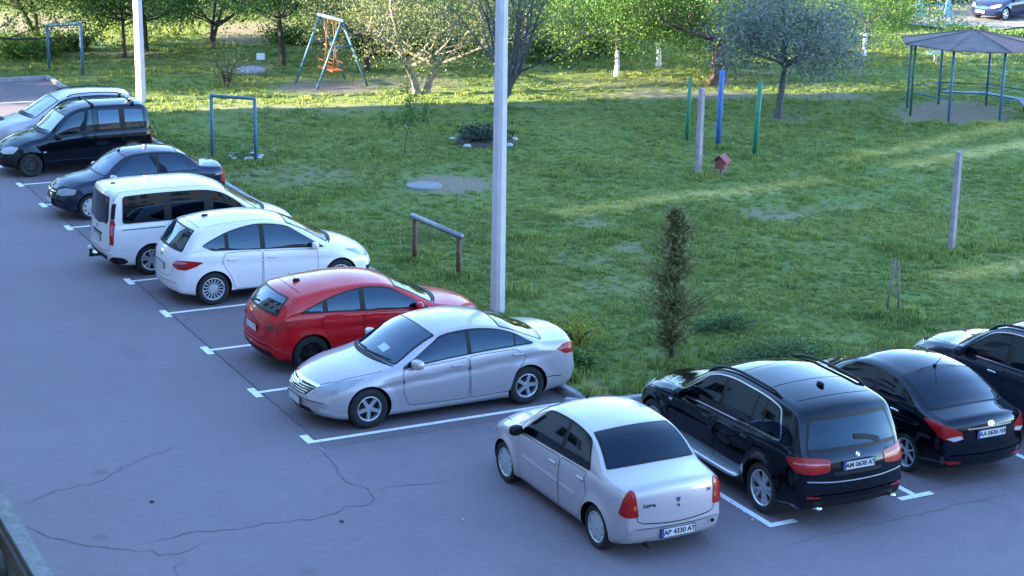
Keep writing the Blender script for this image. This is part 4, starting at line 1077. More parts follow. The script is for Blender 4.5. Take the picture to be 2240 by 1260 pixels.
c9.doors([[(1.22, 1.10), (1.20, .95), (1.42, .70), (1.52, .34), (2.14, .32), (2.16, 1.085)], [(2.19, .32), (3.12, .34), (3.26, .60), (3.26, 1.04), (2.19, 1.08)]], [(1.42, .99), (2.42, .97)])
c9.mirrors(3.10, 1.10, M['black'], (.075, .115, .085))
for sg in (1, -1):
    b_ = MB(); b_.sell((2.42, sg*1.00, .40), (.98, .10, .035), .4, 20, 8); b_.build('running_board', M['alloy'], c9.root, True)
c9.sym('tail_light', [(.06, .46, .86), (.06, .47, 1.02), (.10, .66, 1.05), (.24, .86, 1.06), (.46, .93, 1.02), (.34, .93, .92), (.20, .90, .86), (.10, .70, .83)], (-.78, .6, .1), .010, M['lampred'], rnd=.04, res=.035)
c9.sym('tail_light_bar', [(.06, .48, .945), (.10, .66, .955), (.30, .90, .965), (.30, .90, .985), (.10, .66, .978), (.06, .48, .968)], (-.78, .6, .1), .0135, M['lamppink'], res=.035)
c9.plate('B', .92, 'AM 0638 AT'); c9.badge('B', 0, 1.045, 'round', .042)
c9.seam([(-.78, .74), (-.4, .715), (0, .71), (.4, .715), (.78, .74)], 'B', .016, 'bumper_trim', M['alloy'], .008)
c9.patch('tailgate_step', [(-.40, .80), (.40, .80), (.40, .845), (-.40, .845)], 'B', .004, M['plastic'], rnd=.01)
for sg in (1, -1): c9.seam([(sg*.72, 1.10), (sg*.70, .86), (sg*.66, .75)], 'B', .010)
c9.sym('bumper_reflector', [(.05, .60, .50), (.09, .78, .50), (.10, .80, .545), (.05, .60, .545)], (-.9, .45, 0), .008, M['reflector'], rnd=.01, res=.03)
c9.patch('bumper_lower', [(-.82, .34), (.82, .34), (.80, .46), (-.80, .46)], 'B', .006, M['plastic'], rnd=.04)
for sg in (1, -1): c9.blob('exhaust', (.10, sg*.62, .36), (.10, .055, .035), M['chrome'], .8)
c9.wiper([(.20, .0), (.19, -.42)], .02, .03); c9.fin(1.02, 0, (.08, .03, .035))
c9.both('side_repeater', [(3.40, .90), (3.48, .90), (3.48, .93), (3.40, .93)], .007, M['lampclear'], res=.05)
c9.both('fuel_flap', [(.78, .80), (.98, .80), (.98, .96), (.78, .96)], .0035, M['black'], rnd=.05) if False else None
c9.seam([(1.3, -.62), (1.28, 0), (1.3, .62)], 'T', .010); c9.seam([(2.05, -.62), (2.08, 0), (2.05, .62)], 'T', .010)
c9.script('B', -.55, 1.03, '3.0si', .06)
tag(c9.root, 'black SUV with chrome window line and silver running boards beside the silver corner sedan', 'car', 'parked cars')
c9.place(5.65, -3.80, rad(88.8))

# ---- black small saloon
c10 = Car('black_sedan', 4.37, 1.70, .305, .93, 2.57,
    top=[(0, .52), (.02, .74), (.045, .90), (.08, 1.0), (.13, 1.045), (.30, 1.07), (.50, 1.10), (.80, 1.22), (1.12, 1.355), (1.42, 1.43), (1.85, 1.457), (2.2, 1.435), (2.5, 1.37), (2.8, 1.25), (3.28, 1.0), (3.44, .96), (3.75, .90), (4.02, .81), (4.20, .70), (4.30, .61), (4.35, .54), (4.37, .47)],
    bot=[(0, .50), (.03, .36), (.10, .28), (.5, .21), (1.2, .19), (3.2, .19), (4.0, .19), (4.22, .22), (4.34, .30), (4.37, .45)],
    belt=[(0, .52), (.06, .88), (.13, .98), (.5, 1.03), (1.0, 1.03), (1.7, .995), (2.5, .945), (3.1, .895), (3.6, .84), (4.0, .75), (4.2, .65), (4.34, .52), (4.37, .46)],
    tumble=.38, paintm=M['black'], bowf=.42, bowr=.20, xw=3.3, flare=.018, rim='thin6', rimm='cover', crown=.07, rimfrac=.70,
    creases=[(.4, .86, 3.9, .70, .020, .05)])
c10.screen('windshield', 3.22, 2.52, .07, .07, M['glass'], (.5, 0, .86), rnd=.07)
c10.screen('rear_window', .52, 1.28, .07, .08, M['glass'], (-.42, 0, .9), rnd=.07)
c10.side_glass([(.80, 1.72, 1.08, 1.72), (1.80, 2.98, 1.80, 2.36)], hi=.06, mat=M['glass'], rnd=.03)
c10.doors([[(1.14, .98), (1.02, .86), (1.20, .55), (1.28, .29), (1.74, .28), (1.76, .965)], [(1.785, .28), (2.80, .29), (2.92, .50), (2.92, .88), (1.785, .955)]], [(1.20, .90), (1.98, .86)], M['chrome'])
c10.mirrors(2.78, .96); c10.cowl(3.22)
c10.sym('tail_light', [(.04, .50, .76), (.06, .66, .72), (.20, .78, .76), (.42, .84, .90), (.56, .84, .98), (.30, .80, .975), (.12, .68, .93), (.05, .54, .87)], (-.7, .65, .2), .008, M['lampred'], rnd=.03, res=.03)
c10.sym('tail_light_clear', [(.04, .51, .765), (.06, .67, .73), (.14, .74, .765), (.05, .56, .81)], (-.7, .65, .2), .0115, M['lampclear'], rnd=.01, res=.03)
c10.plate('B', .80, 'AA 0636 HA'); c10.badge('B', 0, .935, 'oval', .04)
c10.seam([(-.40, .885), (0, .89), (.40, .885)], 'B', .020, 'boot_trim', M['chrome'], .008)
c10.script('B', .42, .90, 'ACCENT', .05)
c10.sym('bumper_reflector', [(.05, .50, .37), (.08, .70, .36), (.12, .76, .42), (.05, .52, .405)], (-.85, .5, 0), .008, M['reflector'], rnd=.01, res=.03)
for sg in (1, -1): c10.seam([(sg*.50, .74), (sg*.47, .66), (sg*.40, .62), (0, .60)], 'B', .010)
c10.rod(1.36, .34, -.26)
c10.seam([(1.30, -.52), (1.36, -.25), (1.375, 0), (1.36, .25), (1.30, .52)], 'T', .012)
c10.sym('headlight', [(4.24, .44, .62), (4.10, .64, .61), (3.84, .77, .70), (3.56, .79, .84), (3.88, .68, .80), (4.16, .52, .72)], (.6, .6, .5), .007, M['headlamp'], rnd=.03, res=.03)
tag(c10.root, 'black sedan with thin spoked wheels between the black SUV and the dark grey SUV', 'car', 'parked cars')
c10.place(8.40, -3.57, rad(89.4))

# ---- dark grey SUV cut by the picture edge
c11 = suv('grey_suv', M['graphite'], R=.36, rim='alloy5')
c11.side_glass([(.62, 1.12, .82, 1.12), (1.18, 2.05, 1.18, 2.05), (2.16, 3.20, 2.16, 2.62)], lo=.06, hi=.09, mat=M['glass'], rnd=.05, chrome=.018, trim=.016)
c11.doors([[(1.22, 1.10), (1.20, .95), (1.42, .70), (1.52, .34), (2.09, .32), (2.11, 1.085)], [(2.14, .32), (3.12, .34), (3.26, .60), (3.26, 1.04), (2.14, 1.08)]], [(1.42, .99), (2.38, .97)], M['chrome'])
c11.mirrors(3.10, 1.10, M['graphite'], (.075, .115, .085)); c11.plate('B', .92)
c11.sym('tail_light', [(.06, .56, .86), (.06, .57, 1.02), (.24, .86, 1.04), (.46, .93, 1.00), (.20, .90, .86), (.10, .70, .83)], (-.78, .6, .1), .010, M['lampred'], rnd=.04, res=.035)
tag(c11.root, 'dark grey SUV with roof rails at the right edge of the picture', 'car', 'parked cars')
c11.place(10.98, -3.85, math.pi/2)

# ---- two cars on the far street
def far_saloon(name, pm):
    c = Car(name, 4.50, 1.75, .315, .95, 2.65,
        top=[(0, .50), (.02, .74), (.05, .92), (.10, 1.02), (.4, 1.05), (.70, 1.10), (1.05, 1.30), (1.40, 1.43), (1.9, 1.46), (2.4, 1.42), (2.7, 1.32), (3.35, 1.0), (3.6, .95), (4.0, .86), (4.28, .74), (4.42, .62), (4.48, .54), (4.50, .47)],
        bot=[(0, .48), (.03, .34), (.12, .26), (.5, .2), (3.9, .2), (4.35, .23), (4.47, .32), (4.50, .45)],
        belt=[(0, .5), (.06, .85), (.15, .95), (.6, .98), (1.5, .96), (2.5, .92), (3.4, .88), (3.9, .81), (4.25, .70), (4.44, .55), (4.50, .46)],
        tumble=.36, paintm=pm, bowf=.38, bowr=.18, xw=3.35, flare=.016, rim='alloy5', crown=.06)
    c.screen('windshield', 3.30, 2.66, .06, .07, M['glassb'], (.55, 0, .83), rnd=.06)
    c.screen('rear_window', .74, 1.22, .06, .07, M['glass'], (-.5, 0, .85), rnd=.06)
    c.side_glass([(1.0, 1.80, 1.22, 1.80), (1.88, 3.05, 1.88, 2.46)], hi=.055, mat=M['glassc'], rnd=.04)
    c.doors([[(1.10, .94), (1.05, .78), (1.25, .50), (1.32, .28), (1.82, .27), (1.84, .93)], [(1.865, .27), (2.9, .29), (3.0, .5), (3.0, .87), (1.865, .925)]], [(1.26, .85), (2.08, .82)])
    c.mirrors(2.92, .93); c.cowl(3.30)
    c.sym('headlight', [(4.36, .40, .60), (4.24, .62, .60), (4.0, .78, .66), (3.85, .79, .78), (4.1, .66, .78), (4.32, .46, .70)], (.65, .6, .4), .008, M['lampclear'], rnd=.04, res=.04)
    c.sym('tail_light', [(.04, .56, .76), (.06, .74, .74), (.30, .86, .80), (.30, .86, .92), (.08, .70, .93)], (-.72, .65, .15), .008, M['lampred'], rnd=.03, res=.04)
    c.patch('grille', [(-.36, .56), (.36, .56), (.4, .66), (-.4, .66)], 'F', .006, M['chrome'], rnd=.03)
    c.plate('F', .42)
    return c
c12 = far_saloon('blue_sedan', M['blue'])
tag(c12.root, 'dark blue sedan parked on the far street behind the sandpit roof', 'car', 'cars on the far street')
c13 = far_saloon('red_sedan', M['maroon'])
tag(c13.root, 'dark red car at the top edge on the far street', 'car', 'cars on the far street')
_p = unp(2195, 52, 0.0); c12.place(_p.x+.9, _p.y+.8, rad(193))
_p = unp(2105, 18, 0.0); c13.place(_p.x-.3, _p.y+1.3, rad(193))
# ---------------------------------------------------------------- far street
M['fardirt'] = simple('street_gravel', (.15, .14, .145), .9, var=.25, scale=1.5)
_c = unp(2200, 45, .17); _d = Vector((math.cos(rad(13)), math.sin(rad(13)), 0)); _n = Vector((-_d.y, _d.x, 0))
_q = [_c-_d*5-_n*2.0, _c+_d*60-_n*2.0, _c+_d*60+_n*9.0, _c-_d*6+_n*9.0]
st = sheet('street', [(p.x, p.y) for p in _q], .18, M['fardirt'])
for cc in (c12, c13): cc.root.location.z = .184

# ---------------------------------------------------------------- the block of flats the picture is taken from (shades the car park)
M['plaster'] = simple('facade_plaster', (.42, .40, .38), .9, var=.1, scale=.8)
M['plank'] = simple('weathered_grey_board', (.115, .13, .14), .75, var=.3, scale=9, bmp=.3)
M['brown'] = simple('brown_board', (.05, .028, .022), .7, var=.3, scale=7)
M['darkin'] = simple('loggia_dark', (.025, .025, .025), .9)
M['pane'] = simple('window_pane', (.02, .025, .03), .05, ior=1.6)
FX = -9.75
bl = empty('apartment_building', (FX, -18, 0))
def bpart(name, c, d, mat):
    o = MB().box((0, 0, 0), d).build(name, mat, bl); o.location = Vector(c)-bl.location; return o
YE, BH = 32.9, 15.2
bpart('wall', (FX-7, (YE-75)/2, BH/2), (14, YE+75, BH), M['plaster'])
bpart('roof', (FX-7, (YE-75)/2, BH+.22), (14.5, YE+75.2, .44), M['kerb'])
for (yy, ln, hh) in ((24, 4, 1.6), (4, 5, 1.6), (-17, 5, 1.6), (-40, 5, 1.6)): bpart('shadow_roof_box', (FX-6, yy, BH+.44+hh/2), (5, ln, hh), M['plaster'])  # unseen roof boxes added so the roof's shadow ends unevenly
win = None; balc = None
for fl in range(5):
    for k in range(24):
        yy = YE-2.6-k*4.4; zz = 2.0+fl*3.0
        if win is None:
            win = MB().box((0, 0, 0), (.10, 1.7, 1.5)).build('window', M['pane'], bl)
            fb = MB()
            for (a, b, c, d) in ((0, .80, .08, 1.6), (0, -.80, .08, 1.6), (0, 0, .06, 1.5)): fb.box((.03, b, 0), (.09, c, d))
            fb.box((.03, 0, .77), (.09, 1.52, .08)); fb.box((.03, 0, -.77), (.12, 1.7, .08)); fb.build('window_frame', M['kerb'], win); o = win
        else: o = dup(win, bl)
        o.location = Vector((FX+.02, yy, zz))-bl.location
        if k % 3 == 1 and fl and not (-29 < yy-2.2 < -14):
            if balc is None:
                balc = MB().box((.55, 0, -1.0), (1.1, 2.6, .14)).build('balcony', M['plaster'], bl)
                MB().box((1.06, 0, -.42), (.06, 2.6, 1.05)).build('balcony_front', M['plank'], balc)
                for sg in (1, -1): MB().box((.53, sg*1.27, -.42), (1.0, .05, 1.05)).build('balcony_side', M['plank'], balc)
                o2 = balc
            else: o2 = dup(balc, bl)
            o2.location = Vector((FX, yy-2.2, zz))-bl.location
tag(bl, 'block of flats beside the car park whose balcony board shows at the lower left', 'building')
# an unseen lower block added behind the viewer for the car windows to mirror
b2 = empty('apartment_building', (24, -62, 0))  # added unseen block, only for the car window reflections
def b2part(name, c, d_, mat):
    o = MB().box((0, 0, 0), d_).build(name, mat, b2); o.location = c; return o
M['brickw'] = simple('added_block_brick', (.36, .27, .20), .9, var=.15, scale=1.2)
b2part('wall', (0, -6, 7), (64, 12, 14), M['brickw']); b2part('roof', (0, -6, 14.2), (64.6, 12.6, .4), M['kerb'])
for fl in range(4):
    for k in range(18):
        o = dup(win, b2); o.location = (-30+k*3.5, .02, 2.2+fl*3.3); o.rotation_euler = (0, 0, math.pi/2)
tag(b2, 'warm brick block of flats added unseen behind the viewer for the car window reflections', 'building')
# the near balcony: its board runs into the lower left corner of the picture
bx0, by0, bz0 = CAM.x, CAM.y+3.06, CAM.z-1.40
def near(name, x0, x1, y0, y1, z0, z1, mat): return bpart(name, ((x0+x1)/2, (y0+y1)/2, (z0+z1)/2), (x1-x0, y1-y0, z1-z0), mat)
near('balcony_rail', bx0+.603, bx0+.636, by0, by0+2.6, bz0-.02, bz0, M['plank'])
near('balcony_rail_edge', bx0+.592, bx0+.601, by0+.02, by0+2.6, bz0-.05, bz0-.012, M['brown'])
near('balcony_end_board', bx0-.2, bx0+.6025, by0, by0+.03, bz0-.03, bz0-.004, M['plank'])
near('balcony_front', bx0+.606, bx0+.632, by0+.01, by0+2.6, bz0-1.0, bz0-.021, M['plank'])
near('balcony_post', bx0+.560, bx0+.580, by0+.30, by0+.34, bz0-1.0, bz0-.03, M['darkin'])
near('balcony_inner_board', bx0+.53, bx0+.555, by0+.04, by0+2.6, bz0-.9, bz0-.12, M['darkin'])
near('balcony_floor', FX, bx0+.60, by0, by0+2.6, bz0-1.12, bz0-1.0, M['darkin'])

# ---------------------------------------------------------------- poles, posts, frames, playground
M['concrete'] = simple('pole_concrete', (.46, .42, .44), .85, var=.10, scale=3, bmp=.15)
M['postgrey'] = simple('post_concrete_pinkish', (.25, .20, .215), .85, var=.3, scale=5)
M['rust'] = simple('rusty_brown_steel', (.10, .045, .035), .75, var=.4, scale=14)
M['steelgrey'] = simple('worn_steel_tube', (.18, .18, .20), .45, .5, var=.2)
M['bluepaint'] = simple('blue_paint', (.04, .115, .20), .6, var=.2, scale=9)
M['ltblue'] = simple('faded_light_blue_paint', (.13, .23, .27), .6, var=.2, scale=9)
M['bluepost'] = simple('bright_blue_post', (.03, .10, .30), .6, var=.2, scale=6)
M['greenpost'] = simple('green_post', (.012, .14, .075), .6, var=.25, scale=6)
M['greenpaint'] = simple('dark_green_paint', (.02, .12, .05), .6, var=.25, scale=6)
M['orange'] = simple('orange_paint', (.36, .085, .015), .6, var=.25, scale=9)
M['stone'] = simple('white_stone', (.36, .36, .36), .85, var=.2, scale=9)
M['woodgrey'] = simple('grey_wood', (.17, .14, .12), .85, var=.3, scale=9)
M['redwood'] = simple('dull_red_board', (.20, .045, .045), .75, var=.3, scale=9)
M['roofslate'] = simple('weathered_roof_sheet', (.105, .084, .080), .85, var=.3, scale=2.2, bmp=.2)
M['roofred'] = simple('faded_red_roof_sheet', (.150, .078, .075), .85, var=.25, scale=2.2, bmp=.2)
M['soilbed'] = simple('flower_bed_soil', (.05, .038, .03), .95, var=.3, scale=9)
M['manhole'] = simple('manhole_concrete', (.17, .175, .17), .8, var=.15, scale=5)
def gz(x, y): return float(lawn_z([x], [y])[0]) if x > KX and y > KY else .085

def pole(px, label, hgt=9.0, wd=.255):
    p = unp(*px, .1); r = empty('lamp_pole', (p.x, p.y, gz(p.x, p.y)-.05), rad(20))
    b_ = MB(); V = []; Fc = []
    for (z, q) in ((0, 1.0), (hgt*.5, .86), (hgt, .72)):
        h = wd*q/2; k = h*.55
        V += [(h, -k, z), (h, k, z), (k, h, z), (-k, h, z), (-h, k, z), (-h, -k, z), (-k, -h, z), (k, -h, z)]
    for i in range(2):
        for j in range(8): Fc.append((i*8+j, i*8+(j+1) % 8, (i+1)*8+(j+1) % 8, (i+1)*8+j))
    Fc.append(tuple(range(16, 24))); b_.add(V, Fc); b_.build('shaft', M['concrete'], r)
    MB().tube([(0, 0, hgt-.1), (0, 0, hgt+.5), (-.4, 0, hgt+.9), (-1.5, 0, hgt+1.0)], .03, 8).build('arm', M['steelgrey'], r, True)
    MB().sell((-1.8, 0, hgt+1.0), (.35, .13, .07), .7).build('lamp_head', M['steelgrey'], r, True)
    return tag(r, label, 'lamp pole', 'concrete lamp poles')
pole((1088, 690), 'tall concrete lamp pole in the middle behind the silver sedan')
pole((309, 222), 'tall concrete lamp pole on the left beside the black van', wd=.28)

def post(px, top_v, mat, label, cat='post', group=None, wd=.14, square=False, lean=(0, 0), name='wooden_post'):
    p = unp(*px, .1); z0 = gz(p.x, p.y)-.03
    dep = (p-CAM).dot(F); h = (px[1]-top_v)/3816.25*dep/math.cos(PITCH)*1.0
    b_ = MB()
    if square:
        b_.box((0, 0, h/2), (wd, wd*.8, h), taper=.9)
    else:
        b_.tube([(0, 0, 0), (lean[0]*.5, lean[1]*.5, h*.5), (lean[0], lean[1], h), (lean[0], lean[1], h+.01)], [wd/2, wd*.5, wd*.48, wd*.3], 10)
    o = b_.build(name, mat, None, not square); o.location = (p.x, p.y, z0); o.rotation_euler = (0, 0, .4)
    return tag(o, label, cat, group)
post((1502, 305), 170, M['greenpost'], 'green wooden post farthest left of the three coloured posts', group='coloured posts', wd=.115, lean=(.07, 0))
post((1570, 320), 155, M['bluepost'], 'bright blue wooden post between the two green posts', group='coloured posts', wd=.15, lean=(.05, 0))
post((1650, 340), 178, M['greenpost'], 'green wooden post nearest the viewer, right of the blue post', group='coloured posts', wd=.14, lean=(.12, 0))
post((1527, 382), 193, M['postgrey'], 'pinkish grey square concrete post left of the little red house', group='concrete posts', wd=.16, square=True, name='concrete_post', lean=(.05, 0))
post((2080, 550), 332, M['postgrey'], 'pinkish grey square concrete post standing alone on the right of the lawn', group='concrete posts', wd=.15, square=True, name='concrete_post')

def frame_thing(name, label, a, b, h, r, mpost, mtop, cat, over=0.0, group=None, rt=None, hb=None):
    a = Vector(a); b = Vector(b); root = empty(name, (a.x, a.y, gz(a.x, a.y)-.03)); d = b-a; d.z = 0; hb = hb or h
    MB().tube([(0, 0, 0), (0, 0, h)], r, 10).build('post', mpost, root, True)
    MB().tube([(d.x, d.y, 0), (d.x, d.y, hb)], r, 10).build('post', mpost, root, True)
    u = d.normalized()*over
    MB().tube([(-u.x, -u.y, h), (d.x+u.x, d.y+u.y, hb)], rt or r, 12).build('crossbar', mtop, root, True)
    return tag(root, label, cat, group)
a, b = unp(907, 572, .1), unp(1003, 607, .1)
frame_thing('carpet_beating_bar', 'rusty carpet beating bar with grey tube on two brown posts beside the lamp pole', a, b, 1.03, .05, M['rust'], M['steelgrey'], 'metal frame', .10, rt=.062, hb=.93)
frame_thing('blue_metal_frame', 'blue metal frame beside the dark blue sedan and the small stone bed', unp(466, 350, .1), unp(560, 358, .1), 1.82, .045, M['bluepaint'], M['bluepaint'], 'metal frame', .02, 'blue metal frames')
frame_thing('blue_metal_frame', 'blue metal frame under the trees at the upper left', unp(108, 152, .1), unp(181, 163, .1), 1.62, .055, M['bluepaint'], M['bluepaint'], 'metal frame', .02, 'blue metal frames', hb=1.86)

# swing
M['swingblue'] = simple('teal_blue_paint', (.05, .15, .22), .6, var=.25, scale=9)
sr = empty('swing', (13.6, 33.7, gz(13.6, 33.7)))
fA, fB, fC, fD = [unp(*q, .1) for q in ((645, 180), (690, 197), (757, 172), (806, 188))]
t1 = (fA+fC)/2; t2 = (fB+fD)/2; t1.z = t2.z = 2.42
cl = lambda p: p-sr.location
for q, t in ((fA, t1), (fC, t1), (fB, t2), (fD, t2)):
    MB().tube([cl(q)-Vector((0, 0, .1)), cl(t)], .042, 8).build('leg', M['swingblue'], sr, True)
dv = (t2-t1).normalized()
MB().tube([cl(t1)-dv*.15, cl(t2)+dv*.15], .06, 12).build('top_beam', M['ltblue'], sr, True)
MB().tube([cl(fA).lerp(cl(t1), .62), cl(fC).lerp(cl(t1), .62)], .03, 8).build('brace', M['bluepaint'], sr, True)
MB().tube([cl(fB).lerp(cl(t2), .62), cl(fD).lerp(cl(t2), .62)], .03, 8).build('brace', M['bluepaint'], sr, True)
for q in (.28, .68):
    c_ = cl(t1.lerp(t2, q)); se = empty('swing_seat', c_); se.parent = sr
    b_ = MB().box((0, 0, -1.78), (.42, .55, .05)).build('seat', M['orange'], se)
    for sx in (-.17, .17):
        for sy in ((-.22,) if sx < 0 else (.22,)): MB().tube([(0, sy*.9, 0), (sx, sy, -1.78)], .011, 6).build('hanger', M['orange'], se, True)
    for sx in (-.19, .19): MB().tube([(sx, -.26, -1.5), (sx, .26, -1.5)], .012, 6).build('seat_guard', M['orange'], se, True)
tag(sr, 'blue playground swing with two orange seats under the trees', 'swing')

# sandpit shelter: low roof of eight sheets on eight posts
gc = unp(2117, 248, .1); gr = empty('sandpit_canopy', gc)
q0 = unp(2050, 269, .1)-gc; a0 = math.atan2(q0.y, q0.x)+.10; RP = 2.06; RO = 2.42; EH, AH = 2.32, 2.74
ring = [Vector((math.cos(a0+k*math.pi/4), math.sin(a0+k*math.pi/4), 0)) for k in range(8)]
for k, q in enumerate(ring):
    MB().tube([(q.x*RP, q.y*RP, -.1), (q.x*RP, q.y*RP, EH+.03)], .042, 8).build('post', M['greenpaint'] if k in (7, 3) else M['bluepaint'], gr, True)
for k in range(8):
    q, q2 = ring[k], ring[(k+1) % 8]; a_, b_ = q*RP, q2*RP
    if k not in (0,): MB().tube([(a_.x, a_.y, .72), (b_.x, b_.y, .72)], .022, 6).build('rail', M['bluepaint'] if k % 2 else M['greenpaint'], gr, True)
    o1, o2 = q*RO, q2*RO; ap = Vector((0, 0, AH))
    V = [Vector((o1.x, o1.y, EH)), Vector((o2.x, o2.y, EH)), ap, Vector((o1.x, o1.y, EH-.035)), Vector((o2.x, o2.y, EH-.035)), ap-Vector((0, 0, .035))]
    mobj('roof_panel', V, [(0, 1, 2), (5, 4, 3), (0, 3, 4, 1), (1, 4, 5, 2), (2, 5, 3, 0)], M['roofred'] if k in (1, 2) else M['roofslate'], gr)
    MB().tube([Vector((o1.x, o1.y, EH+.01)), ap+Vector((0, 0, .01))], .022, 6).build('roof_ridge', M['roofslate'], gr, True)
    MB().tube([Vector((a_.x, a_.y, EH+.02)), Vector((b_.x, b_.y, EH+.02))], .025, 6).build('roof_beam', M['bluepaint'], gr, True)
    if k in (2, 3, 4):
        m_ = (a_+b_)/2; d_ = (b_-a_); bn = MB().box((0, 0, 0), (d_.length*.9, .26, .05), Matrix.Rotation(math.atan2(d_.y, d_.x), 3, 'Z')).build('bench', M['bluepaint'], gr); bn.location = (m_.x*.93, m_.y*.93, .42)
tag(gr, 'sandpit shelter with low weathered roof on blue and green posts', 'shelter')

# little red house on a stick
p = unp(1577, 381, .1); rh = empty('little_red_house', (p.x, p.y, gz(p.x, p.y)), rad(35))
MB().box((0, 0, .12), (.06, .06, .28)).build('stick', M['woodgrey'], rh); MB().box((0, 0, .34), (.30, .26, .22)).build('wall', M['redwood'], rh)
for sg in (1, -1): MB().box((0, sg*.11, .50), (.42, .30, .025), Matrix.Rotation(-sg*.75, 3, 'X')).build('roof', M['redwood'], rh)
MB().add([(.151, -.12, .45), (.151, .12, .45), (.151, 0, .57), (-.151, -.12, .45), (-.151, .12, .45), (-.151, 0, .57)], [(0, 1, 2), (3, 5, 4), (0, 2, 5, 3), (1, 4, 5, 2)]).build('gable', M['redwood'], rh)
MB().lathe([(.001, .16), (.05, .16), (.05, .13)], 14, 'z').build('door_hole', M['gap'], rh).matrix_local = Matrix.Translation((.02, 0, .34)) @ Matrix.Rotation(math.pi/2, 4, 'Y')
tag(rh, 'little dull red wooden house on a short stick beside the concrete post', 'bird house')

# two leaning stakes
for (u, v, tu, tv, lab) in ((1938, 686, 1950, 568, 'thin grey stake on the left, leaning against its twin'), (1966, 692, 1957, 570, 'thin grey stake on the right, leaning against its twin')):
    p = unp(u, v, .1); dep = (p-CAM).dot(F); h = (v-tv)/3816.25*dep*1.03; dx = (tu-u)/3816.25*dep
    o = MB().tube([(0, 0, -.05), (R0.x*dx, R0.y*dx, h)], [.03, .022], 7).build('wooden_stake', M['woodgrey'], None, True); o.location = (p.x, p.y, gz(p.x, p.y)); tag(o, lab+' on the lawn', 'stake', 'leaning stakes')

# manhole, sign, bench, see-saw bits
p = unp(928, 409, .1); mh = MB().lathe([(.001, .06), (.40, .06), (.46, .045), (.47, -.1)], 32, 'z').build('manhole_cover', M['manhole'], None, False); mh.location = (p.x, p.y, gz(p.x, p.y)+.01); tag(mh, 'round pale concrete manhole cover on a bare patch of the lawn', 'manhole')
p = unp(571, 158, .1); sg_ = empty('notice_board', (p.x, p.y, .1), rad(-25)); MB().tube([(0, 0, 0), (0, 0, .5)], .025, 6).build('post', M['woodgrey'], sg_, True); MB().box((0, -.03, .58), (.30, .02, .24), Matrix.Rotation(-.25, 3, 'X')).build('board', M['plate'], sg_); tag(sg_, 'small white notice board on a short post near the swing', 'sign')
p = unp(548, 160, .1); rk = MB().sell((0, 0, .08), (.55, .4, .16), .8).build('boulder', M['kerb'], None, True); rk.location = p; tag(rk, 'low grey boulder below the small white notice board', 'stone')
p = unp(1800, 120, .1); bn = empty('bench', (p.x, p.y, gz(p.x, p.y)), rad(-27)); MB().box((0, 0, .45), (1.8, .35, .06)).build('seat', M['woodgrey'], bn)
for sx in (-.7, .7): MB().box((sx, 0, .21), (.10, .3, .42)).build('leg', M['woodgrey'], bn)
tag(bn, 'low dark wooden bench behind the silver leaved tree', 'bench')
p = unp(2044, 138, .1); rk2 = empty('spring_rocker', (p.x, p.y, gz(p.x, p.y)), rad(20))
MB().tube([(0, 0, 0), (0, 0, .35)], .07, 8).build('spring', M['steelgrey'], rk2, True); MB().box((0, 0, .45), (.9, .22, .06)).build('seat', M['ltblue'], rk2)
for sx in (-.4, .4): MB().tube([(sx, 0, .45), (sx*1.15, 0, .85)], .025, 6).build('handle', M['ltblue'], rk2, True)
tag(rk2, 'pale blue rocking seat on the grass behind the sandpit shelter', 'play rocker')
# blue play frame with two hanging seats
p = unp(2035, 66, .1); pf = empty('play_frame', (p.x, p.y, .1), rad(-20))
for sx in (-.75, -.1, .35, .95): MB().tube([(sx, 0, 0), (sx, 0, 1.15)], .03, 6).build('post', M['bluepaint'], pf, True)
MB().tube([(-.9, 0, 1.15), (1.1, 0, 1.15)], .03, 6).build('crossbar', M['bluepaint'], pf, True)
for sx in (-.55, .75): MB().add([(sx-.05, -.08, 1.5), (sx+.05, -.08, 1.5), (sx+.24, -.2, .62), (sx-.24, -.2, .62), (sx-.05, .08, 1.5), (sx+.05, .08, 1.5), (sx+.24, .2, .62), (sx-.24, .2, .62)], [(0, 3, 2, 1), (4, 5, 6, 7), (0, 1, 5, 4), (1, 2, 6, 5), (2, 3, 7, 6), (3, 0, 4, 7)]).build('seat', M['bluepaint'], pf)
tag(pf, 'blue play frame with two wedge shaped seats beside the far street', 'play frame')

# round flower beds edged with stones (plants come with the greenery)
def bed(px, r, n, label, seed):
    p = unp(*px, .1); rr = random.Random(seed); root = empty('flower_bed', (p.x, p.y, gz(p.x, p.y)))
    MB().lathe([(.001, .12), (r*.9, .10), (r, 0), (r, -.1)], 24, 'z').build('soil', M['soilbed'], root)
    st_ = None
    for k in range(n):
        a = 2*math.pi*k/n+rr.uniform(-.1, .1)
        if st_ is None: st_ = MB().sell((0, 0, 0), (.14, .10, .075), .8, 10, 6).build('stone', M['stone'], root, True); o = st_
        else: o = dup(st_, root)
        o.location = (math.cos(a)*r*1.02, math.sin(a)*r*1.02, .05); o.rotation_euler = (0, 0, rr.uniform(0, 3)); s_ = rr.uniform(.6, 1.15); o.scale = (s_, s_, s_)
    return tag(root, label, 'flower bed'), p, r
bed1 = bed((1060, 312), .95, 5, 'round bed of dark plants edged with white stones behind the lamp pole', 3)
bed2 = bed((538, 346), .40, 7, 'small white edged plant bed at the foot of the blue frame', 4)
p = unp(1000, 452, .1); o = MB().tube([(0, 0, 0), (.02, .0, .22), (.10, .05, .30), (.5, .1, .16)], [.022, .02, .018, .012], 6).build('broken_branch', M['woodgrey'], None, True); o.location = (p.x, p.y, gz(p.x, p.y)); tag(o, 'pale broken stick poking out of the grass above the beating bar', 'branch')
